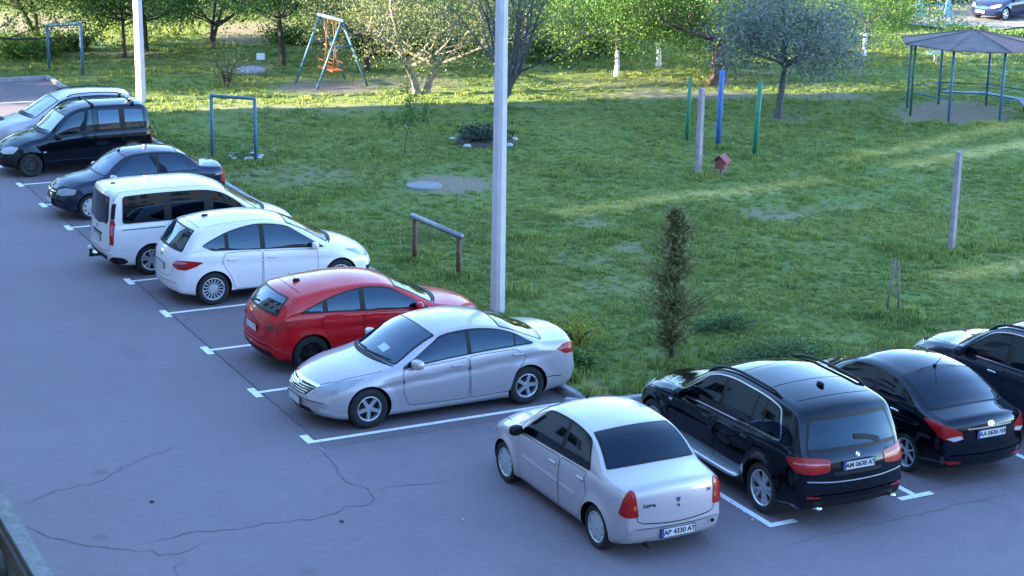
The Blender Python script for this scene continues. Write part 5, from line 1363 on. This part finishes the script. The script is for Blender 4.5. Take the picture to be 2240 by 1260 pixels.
# ---------------------------------------------------------------- greenery
def leafmat(name, cols, trans=.35):
    m_, t, b = mat_new(name)
    g = node(t, 'ShaderNodeNewGeometry'); n1 = noise(t, .9, 3, .6, 'World')
    c = ramp(t, math_(t, 'ADD', math_(t, 'MULTIPLY', g.outputs['Random Per Island'], .6), math_(t, 'MULTIPLY', n1, .4)), [(.2, cols[0]), (.5, cols[1]), (.8, cols[2])])
    t.links.new(c, b.inputs['Base Color']); b.inputs['Roughness'].default_value = .6; b.inputs['Specular IOR Level'].default_value = .25
    tr = node(t, 'ShaderNodeBsdfTranslucent'); t.links.new(c, tr.inputs[0])
    mx = node(t, 'ShaderNodeMixShader'); mx.inputs[0].default_value = trans
    t.links.new(b.outputs[0], mx.inputs[1]); t.links.new(tr.outputs[0], mx.inputs[2])
    t.links.new(mx.outputs[0], t.nodes['Material Output'].inputs[0])
    return m_
LF = {'spring': leafmat('leaf_spring', [(.048, .115, .020), (.085, .170, .032), (.145, .235, .052)]),
      'dark': leafmat('leaf_dark', [(.035, .085, .016), (.065, .135, .024), (.11, .19, .038)]),
      'pale': leafmat('leaf_pale', [(.10, .135, .045), (.15, .175, .07), (.21, .21, .105)]),
      'olive': leafmat('leaf_silver', [(.085, .115, .080), (.14, .17, .135), (.215, .24, .20)], .2),
      'sparse': leafmat('leaf_sparse', [(.07, .11, .03), (.12, .16, .045), (.17, .21, .07)]),
      'thuja': leafmat('leaf_thuja', [(.105, .125, .048), (.155, .165, .062), (.22, .195, .08)], .3),
      'juniper': leafmat('leaf_juniper', [(.040, .085, .028), (.070, .130, .038), (.115, .175, .05)], .15),
      'yellow': leafmat('leaf_yellow', [(.10, .13, .02), (.22, .22, .03), (.38, .33, .04)]),
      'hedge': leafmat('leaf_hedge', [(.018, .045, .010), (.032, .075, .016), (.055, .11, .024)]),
      'bedp': leafmat('leaf_bed', [(.018, .032, .022), (.035, .052, .038), (.06, .08, .06)], .15)}
def barkmat(name, c, white_to=None):
    m_, t, b = mat_new(name)
    f = noise(t, 6, 5, .65); col = ramp(t, f, [(.3, tuple(x*.55 for x in c)), (.7, tuple(min(1, x*1.3) for x in c))])
    if white_to:
        tc = node(t, 'ShaderNodeTexCoord'); sp = node(t, 'ShaderNodeSeparateXYZ'); t.links.new(tc.outputs['Object'], sp.inputs[0])
        h = math_(t, 'ADD', sp.outputs['Z'], math_(t, 'MULTIPLY', f, .25))
        col = mix(t, math_(t, 'LESS_THAN', h, white_to), col, (.74, .73, .70))
    t.links.new(col, b.inputs['Base Color']); b.inputs['Roughness'].default_value = .9
    bump(t, b, noise(t, 22, 5, .7), .6, .03)
    return m_
BK = {'dark': barkmat('bark_dark', (.045, .036, .030)), 'grey': barkmat('bark_grey', (.085, .078, .085)), 'pale': barkmat('bark_pale', (.24, .195, .15)),
      'white': barkmat('bark_whitewashed', (.10, .085, .07), 1.12), 'brown': barkmat('bark_brown', (.12, .075, .055))}

def quads(name, Pm, mat, parent):
    """Pm: (N,4,3) array of leaf corners -> one mesh"""
    n = len(Pm); me = bpy.data.meshes.new(name)
    me.vertices.add(n*4); me.vertices.foreach_set('co', Pm.reshape(-1).astype(np.float32))
    me.loops.add(n*4); me.loops.foreach_set('vertex_index', np.arange(n*4, dtype=np.int32))
    me.polygons.add(n); me.polygons.foreach_set('loop_start', np.arange(0, n*4, 4, dtype=np.int32)); me.polygons.foreach_set('loop_total', np.full(n, 4, np.int32))
    me.update(); me.validate(); me.materials.append(mat)
    o = bpy.data.objects.new(name, me); C.objects.link(o); o.parent = parent
    return o
def leaves(cent, size, r, ratio=.5, droop=.0, dirs=None, jitter=1.0):
    n = len(cent); d = r.normal(size=(n, 3)) if dirs is None else dirs+r.normal(size=(n, 3))*jitter
    d[:, 2] -= droop; d /= np.linalg.norm(d, axis=1)[:, None]+1e-9
    s = np.cross(d, r.normal(size=(n, 3))); s /= np.linalg.norm(s, axis=1)[:, None]+1e-9
    L = size*r.uniform(.6, 1.35, n)[:, None]; a = d*L; b = s*L*ratio*.5
    return np.stack([cent-a*.5, cent+b, cent+a*.5, cent-b], 1)

def tree(name, loc, H, tr, label, cat='tree', leaf='spring', bark='dark', fork=.35, spread=.35, nl=7, nleaf=6500, lsize=.13, clump=.45, seed=1, stems=1, lean=(0, 0), drop=.0, low=0.0, group=None, up=.75, bulk=0.0, sub=(4, 3), twigleaf=1.0, ratio=.55, ivy=0, lk=.38):
    r = random.Random(seed); nr = np.random.default_rng(seed); lsize *= .70; nleaf = int(nleaf*1.85)
    root = empty(name, (loc[0], loc[1], gz(loc[0], loc[1])-.04)); tb = MB(); tips = []
    def limb(p, d, L, rad0, lev):
        d = d.normalized(); n = 5; pts = [p]; rs = [rad0]; cur = p.copy(); dd = d.copy()
        for i in range(n):
            dd = (dd+Vector((r.gauss(0, .16), r.gauss(0, .16), r.gauss(.05, .10)))).normalized()
            cur = cur+dd*(L/n); pts.append(cur.copy()); rs.append(rad0*(1-.72*(i+1)/n))
        tb.tube(pts, rs, 7 if lev < 1 else (5 if lev < 2 else 4), caps=False)
        if lev >= 2:
            tips.extend([(q, .6+.4*i/n) for i, q in enumerate(pts) if i >= 1]); return
        if lev == 1: tips.extend([(q, .6) for q in pts[3:]])
        ns = sub[0] if lev == 0 else sub[1]
        for k in range(ns):
            t = .35+.65*(k+r.random())/ns; i = min(int(t*n), n-1); q = pts[i].lerp(pts[i+1], t*n-i)
            ax = dd.orthogonal().normalized(); ax.rotate(Quaternion(dd, r.uniform(0, 2*math.pi)))
            nd = (dd*r.uniform(.45, .9)+ax*r.uniform(.6, 1.0)+Vector((0, 0, .15-drop))).normalized()
            limb(q, nd, L*r.uniform(.42, .62), max(.008, rad0*(1-.7*t)*.6), lev+1)
    for s_ in range(stems):
        an = r.uniform(0, 6.28)+s_*2*math.pi/max(stems, 1); off = Vector((math.cos(an), math.sin(an), 0))*(tr*.9 if stems > 1 else 0)
        ln = Vector((lean[0], lean[1], 0))+(Vector((math.cos(an), math.sin(an), 0))*.28 if stems > 1 else Vector())
        hf = H*fork; pts = []; rs = []
        q = tr*(1.0 if stems == 1 else .75)
        for i in range(7):
            t = i/6; pts.append(off+ln*hf*t*t*1.0+ln*hf*t*.4+Vector((r.gauss(0, .03)*H*.1, r.gauss(0, .03)*H*.1, hf*t))*1.0); rs.append(q*(1.35 if i == 0 else 1.0-.35*t))
        pts[0] = off.copy(); tb.tube(pts, rs, 9, caps=False)
        m_ = max(3, nl//stems)
        for k in range(m_):
            a = 2*math.pi*(k+r.uniform(-.3, .3))/m_+an; el = r.uniform(up*.5, up*1.3)
            st_ = pts[-1] if k % 2 == 0 else pts[-2].lerp(pts[-1], r.random())
            if low and k % 3 == 2: st_ = pts[3].lerp(pts[5], r.random()); el = r.uniform(.05, .4)
            d = Vector((math.cos(a), math.sin(a), math.tan(min(el, 1.35))*.9))+ln*.5
            limb(st_, d, (H-hf)*r.uniform(.55, .85)*(spread/.35)**.4, q*lk, 0)
        limb(pts[-1], Vector((ln.x, ln.y, 1)), (H-hf)*.9, q*min(.6, lk*1.5), 0)
    o = tb.build('trunk', BK[bark], root, True)
    T = np.array([tuple(p) for p, w_ in tips]); W_ = np.array([w_ for p, w_ in tips]); W_ /= W_.sum()
    ii = nr.choice(len(T), nleaf, p=W_)
    # clumps: offset shared inside a clump so that light and dark masses form
    cl_ = nr.normal(size=(len(T), 3))*clump*.55
    cent = T[ii]+cl_[ii]+nr.normal(size=(nleaf, 3))*clump*nr.uniform(.25, 1.0, (nleaf, 1))
    cent[:, 2] = np.maximum(cent[:, 2], .25)
    Q = leaves(cent, lsize, nr, ratio, drop*.8)
    if ivy:
        a = nr.uniform(0, 6.28, ivy); z = nr.uniform(.3, H*fork, ivy); rr_ = tr*nr.uniform(1.0, 1.9, ivy)
        cc = np.stack([np.cos(a)*rr_, np.sin(a)*rr_, z], 1)+nr.normal(size=(ivy, 3))*.12; Q = np.concatenate([Q, leaves(cc, lsize, nr, ratio)])
    quads('crown', Q, LF[leaf], root)
    return tag(root, label, cat, group)
def at(u, v): p = unp(u, v, .1); return (p.x, p.y)

G1 = 'trees behind the playground'
tree('park_tree', at(88, 98), 5.0, .15, 'dark leafy tree with three leaning stems above the far left frame', leaf='dark', stems=3, fork=.30, seed=11, nleaf=10000, nl=9, group=G1, up=.55, lsize=.14)
tree('park_tree', at(272, 128), 4.4, .09, 'slim dark trunk with green crown left of the left lamp pole', leaf='dark', fork=.33, seed=12, nleaf=8000, group=G1, up=.4, lsize=.14)
tree('park_tree', at(318, 112), 4.8, .14, 'dark trunk half hidden behind the left lamp pole', leaf='dark', fork=.28, seed=13, nleaf=8500, group=G1, up=.45, lsize=.14)
tree('park_tree', at(462, 108), 4.8, .13, 'forked dark tree between the left lamp pole and the swing', leaf='dark', stems=2, fork=.20, seed=14, nleaf=10000, nl=8, group=G1, up=.45, lsize=.14)
tree('park_tree', at(618, 146), 5.2, .13, 'straight dark trunk just left of the swing', leaf='dark', fork=.36, seed=15, nleaf=8000, group=G1, lean=(-.04, 0), up=.45, lsize=.14)
tree('park_tree', at(803, 152), 4.6, .13, 'pale blossoming tree right behind the swing', leaf='pale', fork=.28, seed=16, nleaf=8500, nl=8, group=G1, up=.4, lsize=.13)
tree('park_tree', at(922, 202), 5.2, .19, 'sunlit pale barked tree forking low, right of the swing', leaf='pale', bark='pale', stems=2, fork=.20, seed=17, nleaf=6500, nl=8, group=G1, lsize=.12, up=.6)
tree('park_tree', at(1088, 244), 6.0, .15, 'bare looking dark tree with thin leaves behind the middle lamp pole', leaf='sparse', bark='grey', stems=4, fork=.22, seed=18, nleaf=6500, nl=12, group=G1, lsize=.11, up=1.0)
tree('park_tree', at(1572, 184), 6.2, .36, 'thick dark ivy grown trunk behind the blue post', leaf='spring', bark='brown', fork=.27, seed=19, nleaf=16000, nl=10, group=G1, ivy=420, up=.35, drop=.25, lsize=.15, lk=.2)
tree('silver_leaved_tree', at(1702, 258), 4.6, .12, 'dark stemmed tree with silver grey leaves right of the coloured posts', leaf='olive', bark='grey', fork=.40, seed=20, nleaf=10500, nl=10, lsize=.17, ratio=.4, up=.52, drop=.06, lean=(.05, -.03), clump=.46)
G2 = 'whitewashed trees'
for (u, v, H, tr_, sd_, lab) in ((1349, 167, 5.0, .10, 21, 'nearest whitewashed trunk under bright green leaves'), (1440, 145, 5.2, .10, 22, 'whitewashed trunk left of the thick ivy grown tree'), (1890, 122, 5.0, .10, 23, 'whitewashed trunk left of the sandpit shelter roof'),
                              (1265, 92, 5.2, .10, 24, 'whitewashed trunk in the second row, left of the nearest one'), (1150, 113, 5.2, .11, 25, 'whitewashed trunk just right of the middle lamp pole'), (1282, 55, 5.4, .10, 26, 'farthest whitewashed trunk near the top edge')):
    tree('whitewashed_tree', at(u, v), H, tr_, lab, leaf='spring', bark='white', fork=.29, seed=sd_, nleaf=9500, nl=8, group=G2, drop=.22, up=.3, lsize=.14)
G4 = 'trees added to shade the far end of the car park'  # added off-frame trees, dense and low crowned to shade the far car park
for k, (x_, y_) in enumerate(((-1.6, 39.9), (-5.8, 40.4), (-9.0, 42.0), (1.0, 42.4))):
    tree('park_tree', (x_, y_), 8.5, .2, ('leafy tree added for shade past the car park end, nearest the kerb corner', 'leafy tree added for shade past the car park end, nearest the block of flats', 'leafy tree added for shade past the car park end, farthest back', 'leafy tree added for shade at the picture edge past the car park end')[(0, 1, 2, 3)[k]], leaf='dark', low=1, fork=.16, seed=81+k, nleaf=15000, nl=9, group=G4, up=.5, lsize=.16)
# the wood beyond
G3 = 'trees of the far wood'
far_spots = [(30, 20, 'spring'), (200, 5, 'spring'), (390, -5, 'spring'), (540, -20, 'dark'), (700, -8, 'pale'), (860, -25, 'spring'), (1010, -10, 'spring'), (1120, 10, 'spring'), (1230, -30, 'spring'), (1400, -20, 'dark'), (1520, 0, 'spring'), (1650, -25, 'spring'), (1790, 10, 'spring'), (1900, -30, 'dark'), (1985, 10, 'spring'), (690, 60, 'pale'), (985, 70, 'spring')]
far_lab = ['far tree in the upper left corner', 'far tree above the slim trunk left of the lamp pole', 'far tree between the left lamp pole and the forked tree', 'dark far tree above the straight trunk left of the swing', 'pale far tree straight above the swing', 'far tree above the blossoming tree',
  'far tree left of the top of the middle lamp pole', 'far tree right of the top of the middle lamp pole', 'far tree above the farthest whitewashed trunk', 'dark far tree above the whitewashed trunk in the middle', 'far tree left of the ivy grown trunk', 'far tree right of the ivy grown trunk', 'far tree above the silver leaved tree', 'dark far tree above the right whitewashed trunk', 'far tree left of the far street', 'pale tree close behind the swing', 'green tree close behind the sunlit forked tree']
for k, (u, v, lf) in enumerate(far_spots):
    tree('park_tree', at(u, v), 6.5, .16, far_lab[k], leaf=lf, fork=.2, seed=40+k, nleaf=8500, nl=9, group=G3, lsize=.19, clump=.7, low=1, up=.55)

def bush(name, loc, size, n, label, leaf, lsize=.10, seed=1, cat='bush', group=None, ratio=.5, spiky=0.0, flat=.5, stems=9):
    nr = np.random.default_rng(seed); r = random.Random(seed); root = empty(name, (loc[0], loc[1], gz(loc[0], loc[1])-.02)); tb = MB(); T = []; D = []
    for k in range(stems):
        a = r.uniform(0, 6.28); q = r.uniform(.3, 1.0); e = Vector((math.cos(a)*size[0]*q, math.sin(a)*size[1]*q, size[2]*r.uniform(.5, 1.0)*(1-.35*q)))
        tb.tube([(0, 0, 0), e*.5+Vector((0, 0, size[2]*.15)), e], [.02, .014, .006], 5, caps=False)
        for i in range(6): T.append(tuple(e*(.35+.65*i/5))); D.append(tuple(e.normalized()))
    tb.build('stems', BK['dark'], root, True)
    T = np.array(T); D = np.array(D); ii = nr.integers(0, len(T), n); sp = np.array(size)*.22
    cent = T[ii]+nr.normal(size=(n, 3))*sp; cent[:, 2] = np.maximum(cent[:, 2], .03)
    quads('crown', leaves(cent, lsize, nr, ratio, dirs=D[ii]*spiky if spiky else None), LF[leaf], root)
    return tag(root, label, cat, group)
GB = 'bushes under the far trees'
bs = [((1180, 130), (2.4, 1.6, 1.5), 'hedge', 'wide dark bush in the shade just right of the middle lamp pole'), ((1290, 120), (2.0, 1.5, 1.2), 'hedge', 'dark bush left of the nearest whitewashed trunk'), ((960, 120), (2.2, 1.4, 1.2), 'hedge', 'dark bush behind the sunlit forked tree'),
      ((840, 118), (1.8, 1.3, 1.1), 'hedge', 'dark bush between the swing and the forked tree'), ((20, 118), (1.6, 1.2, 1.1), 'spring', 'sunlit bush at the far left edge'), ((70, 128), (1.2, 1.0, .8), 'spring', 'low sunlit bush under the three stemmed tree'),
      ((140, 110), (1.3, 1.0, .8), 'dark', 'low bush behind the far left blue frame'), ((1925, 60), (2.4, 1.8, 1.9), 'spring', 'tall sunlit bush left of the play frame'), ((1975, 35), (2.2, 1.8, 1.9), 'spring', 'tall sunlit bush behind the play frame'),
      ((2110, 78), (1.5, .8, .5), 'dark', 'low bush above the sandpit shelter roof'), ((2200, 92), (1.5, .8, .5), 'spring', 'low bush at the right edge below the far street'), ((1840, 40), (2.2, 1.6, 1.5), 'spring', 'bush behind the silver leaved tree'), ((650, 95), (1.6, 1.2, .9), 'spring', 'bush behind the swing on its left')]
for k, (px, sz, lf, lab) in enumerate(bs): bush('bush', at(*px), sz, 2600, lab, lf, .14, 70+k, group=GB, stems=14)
bush('small_shrub_tree', at(495, 190), (.9, .8, 1.7), 700, 'small brownish shrub with bare twigs left of the white notice board', 'pale', .09, 91, stems=16)
bush('yellow_shrub', at(1262, 748), (.55, .45, .55), 900, 'small yellow leaved shrub behind the tail of the silver sedan', 'yellow', .07, 92)
bush('juniper', at(1690, 790), (1.15, .5, .38), 2600, 'low spreading juniper behind the black SUV', 'juniper', .12, 93, ratio=.16, spiky=1.4, stems=22, group='junipers')
bush('juniper', at(1580, 722), (.75, .45, .38), 1500, 'small juniper right of the thin conifer', 'juniper', .11, 94, ratio=.16, spiky=1.4, stems=16, group='junipers')
bush('bed_plants', (bed1[1].x, bed1[1].y), (.85, .8, .55), 1600, 'dark plants in the round bed behind the lamp pole', 'bedp', .12, 95, 'plants', stems=16)
bush('bed_plants', (bed2[1].x, bed2[1].y), (.35, .35, .30), 400, 'small plants in the bed at the foot of the blue frame', 'spring', .09, 96, 'plants')
bush('kerb_bush', at(1250, 800), (.6, .4, .35), 900, 'low green weeds behind the rear wheel of the silver sedan', 'dark', .09, 97, 'plants')

# thin conifer
p = at(1468, 790); cn = empty('thin_conifer', (p[0], p[1], gz(*p)-.03)); nr = np.random.default_rng(5); tb = MB(); HC = 2.85
tb.tube([(0, 0, 0), (.02, 0, HC*.5), (0, .01, HC)], [.045, .03, .008], 7, caps=False); T = []; D = []
for k in range(170):
    z = .30+(HC-.35)*(k+nr.random())/170; q = (z-.3)/(HC-.3)
    R_ = np.interp(q, [0, .08, .25, .45, .6, .75, .9, 1], [.34, .52, .64, .62, .46, .33, .16, .04])*nr.uniform(.5, 1.15); a = nr.uniform(0, 6.28)
    R_ *= .62+.5*max(0.0, math.sin(a*2+z*4.1))+.25*math.sin(z*9+a)
    R_ = max(R_, .05)
    e = Vector((math.cos(a)*R_, math.sin(a)*R_, R_*.7)); tb.tube([(0, 0, z-.05), Vector((0, 0, z-.05))+e], [.009, .004], 4, caps=False)
    for i in range(4): T.append(tuple(Vector((0, 0, z-.05))+e*(.35+.65*i/3))); D.append((e.x, e.y, .7*R_))
tb.build('trunk', BK['dark'], cn, True); T = np.array(T); D = np.array(D)/.4; ii = nr.integers(0, len(T), 5600)
quads('crown', leaves(T[ii]+nr.normal(size=(5600, 3))*.055, .105, nr, .32, dirs=D[ii], jitter=.8), LF['thuja'], cn); tag(cn, 'thin brownish green conifer behind the black SUV', 'tree')
tree('sapling', at(884, 342), 1.75, .018, 'small leaning sapling with flat green crown on the shaded lawn', leaf='dark', bark='grey', fork=.55, seed=31, nleaf=420, nl=5, lsize=.12, clump=.10, lean=(.10, -.05), up=.35, sub=(2, 2))

# ---------------------------------------------------------------- grass
def bladem(name):
    m_, t, b = mat_new(name)
    oi = node(t, 'ShaderNodeObjectInfo'); n1 = noise(t, .32, 4, .6, 'World'); n2 = noise(t, 1.7, 4, .65, 'World')
    f = math_(t, 'ADD', math_(t, 'MULTIPLY', oi.outputs['Random'], .35), math_(t, 'ADD', math_(t, 'MULTIPLY', n1, .35), math_(t, 'MULTIPLY', n2, .35)))
    c = ramp(t, f, [(.30, (.090, .138, .036)), (.46, (.145, .205, .047)), (.60, (.205, .262, .055)), (.78, (.31, .33, .085))])
    tk = node(t, 'ShaderNodeAttribute', attribute_name='sun_streak_and_dry', attribute_type='INSTANCER')
    c = mix(t, math_(t, 'MULTIPLY', tk.outputs['Fac'], .85), c, (.46, .42, .12))  # blades yellowed along the painted sunlight streaks and in random dry spots
    t.links.new(c, b.inputs['Base Color']); b.inputs['Roughness'].default_value = .55; b.inputs['Specular IOR Level'].default_value = .3
    tr = node(t, 'ShaderNodeBsdfTranslucent'); t.links.new(c, tr.inputs[0]); mx = node(t, 'ShaderNodeMixShader'); mx.inputs[0].default_value = .3
    t.links.new(b.outputs[0], mx.inputs[1]); t.links.new(tr.outputs[0], mx.inputs[2]); t.links.new(mx.outputs[0], t.nodes['Material Output'].inputs[0])
    return m_
M['blade'] = bladem('grass_blades')
tc_ = bpy.data.collections.new('grass_tufts')
for v_ in range(4):
    nr = np.random.default_rng(100+v_); V = []; Fc = []
    for k in range(22):
        a = nr.uniform(0, 6.28); q = nr.uniform(0, .13); p0 = np.array([math.cos(a)*q, math.sin(a)*q, 0]); b_ = nr.uniform(0, 6.28)
        h = nr.uniform(.035, .085); ln = nr.uniform(.2, .9)*h; w_ = nr.uniform(.006, .011); dx = np.array([math.cos(b_), math.sin(b_), 0]); sx = np.array([-dx[1], dx[0], 0])*w_
        m1 = p0+dx*ln*.35+np.array([0, 0, h*.65]); m2 = p0+dx*ln+np.array([0, 0, h]); n0 = len(V)
        V += [p0-sx, p0+sx, m1+sx*.8, m1-sx*.8, m2]; Fc += [(n0, n0+1, n0+2, n0+3), (n0+3, n0+2, n0+4)]
    me = bpy.data.meshes.new('tuft'); me.from_pydata([tuple(v) for v in V], [], Fc); me.materials.append(M['blade']); o = bpy.data.objects.new('tuft', me); tc_.objects.link(o)
def gnodes():
    g = bpy.data.node_groups.new('scatter_tufts', 'GeometryNodeTree'); g.is_modifier = True
    g.interface.new_socket('Geometry', in_out='INPUT', socket_type='NodeSocketGeometry'); g.interface.new_socket('Geometry', in_out='OUTPUT', socket_type='NodeSocketGeometry')
    gi = g.nodes.new('NodeGroupInput'); go = g.nodes.new('NodeGroupOutput'); ip = g.nodes.new('GeometryNodeInstanceOnPoints'); ci = g.nodes.new('GeometryNodeCollectionInfo')
    ci.inputs[0].default_value = tc_; ci.inputs['Separate Children'].default_value = True; ci.inputs['Reset Children'].default_value = True
    ip.inputs['Pick Instance'].default_value = True
    ar = g.nodes.new('GeometryNodeInputNamedAttribute'); ar.data_type = 'FLOAT_VECTOR'; ar.inputs[0].default_value = 'rot'
    as_ = g.nodes.new('GeometryNodeInputNamedAttribute'); as_.data_type = 'FLOAT_VECTOR'; as_.inputs[0].default_value = 'scl'
    l = g.links.new; l(gi.outputs[0], ip.inputs['Points']); l(ci.outputs[0], ip.inputs['Instance']); l(ar.outputs[0], ip.inputs['Rotation']); l(as_.outputs[0], ip.inputs['Scale']); l(ip.outputs[0], go.inputs[0])
    return g
nr = np.random.default_rng(9)
def infrustum(P, mg=260):
    d = P-np.array(CAM); z = d@np.array(F); u = 1120+3816.25*(d@np.array(R1))/z; v = 630-3816.25*(d@np.array(U1))/z
    return (u > -mg) & (u < 2240+mg) & (v > -mg) & (v < 1260+mg) & (z > 0)
pts = []; scl = []
for (x0, x1, y0, y1, den, base) in ((KX+.02, 16, KY+.05, 12, 80, 1.0), (16, 26, KY+.05, 12, 58, 1.05), (KX+.02, 40, 12, 26, 42, 1.1), (26, 45, KY+.05, 12, 25, 1.2), (KX+.02, 46, 26, 48, 15, 1.5), (40, 60, 12, 26, 12, 1.5), (-9, KX, EY+.2, 60, 10, 1.5), (KX, 62, 48, 66, 6, 2.0)):
    n = int((x1-x0)*(y1-y0)*den); x = nr.uniform(x0, x1, n); y = nr.uniform(y0, y1, n)
    z = np.where(x > KX, lawn_z(x, y), .085); P_ = np.stack([x, y, z], 1)
    keep = infrustum(P_)
    if y0 < 12: keep |= ((x < KX+3) | (y < KY+3)) & (y < 40)
    dm = dirt_mask(P_); n1 = vnoise(x*.55, y*.55, 11); n2 = vnoise(x*1.9, y*1.9, 12)
    keep &= (nr.random(n) > dm*1.15) & (nr.random(n) < .45+.8*n1)
    edge = np.clip(1-np.minimum(np.abs(x-KX), np.abs(y-KY))/1.6, 0, 1)
    s_ = base*(.60+.35*n1+.45*np.clip(n2-.55, 0, 1)*2.2+edge*.9*n2)*nr.uniform(.7, 1.2, n)*(1-.5*dm)
    tall = np.clip((vnoise(x*.8, y*.8, 21)-.72)/.2, 0, 1)*(y < 24)
    hz_ = s_*(1+1.0*tall)
    pts.append(P_[keep]); scl.append(np.stack([s_, s_, hz_], 1)[keep])
# ranker clumps round the posts and frames
for (u, v) in ((907, 572), (1003, 607), (2080, 552), (1527, 384), (1650, 342), (1570, 322), (1090, 695), (1468, 795), (1940, 690), (1966, 694), (560, 360), (466, 352), (2045, 272), (2152, 276), (1330, 520), (1130, 640)):
    c_ = unp(u, v, .1); n = 46; x = c_.x+nr.normal(size=n)*.22; y = c_.y+nr.normal(size=n)*.22; s_ = nr.uniform(1.0, 1.9, n)
    ok = (x > KX+.03) & (y > KY+.03)
    pts.append(np.stack([x, y, lawn_z(x, y)], 1)[ok]); scl.append(np.stack([s_*.9, s_*.9, s_*1.25], 1)[ok])
P_ = np.concatenate(pts); S_ = np.concatenate(scl); n = len(P_)
me = bpy.data.meshes.new('grass'); me.vertices.add(n); me.vertices.foreach_set('co', P_.reshape(-1).astype(np.float32)); me.update()
a = me.attributes.new('rot', 'FLOAT_VECTOR', 'POINT'); a.data.foreach_set('vector', np.stack([nr.normal(size=n)*.12, nr.normal(size=n)*.12, nr.uniform(0, 6.28, n)], 1).reshape(-1).astype(np.float32))
a = me.attributes.new('scl', 'FLOAT_VECTOR', 'POINT'); a.data.foreach_set('vector', S_.reshape(-1).astype(np.float32))
a = me.attributes.new('sun_streak_and_dry', 'FLOAT', 'POINT'); a.data.foreach_set('value', np.clip(streak_mask(P_)*(.35+.9*vnoise(P_[:, 0]*2.2, P_[:, 1]*2.2, 31))+.5*np.clip(vnoise(P_[:, 0]*.5, P_[:, 1]*.5, 33)-.6, 0, 1), 0, 1).astype(np.float32))
go_ = bpy.data.objects.new('grass', me); C.objects.link(go_); md = go_.modifiers.new('scatter', 'NODES'); md.node_group = gnodes()
tag(go_, 'uneven green grass covering the lawn', 'grass', kind='stuff')
print('grass points', n)
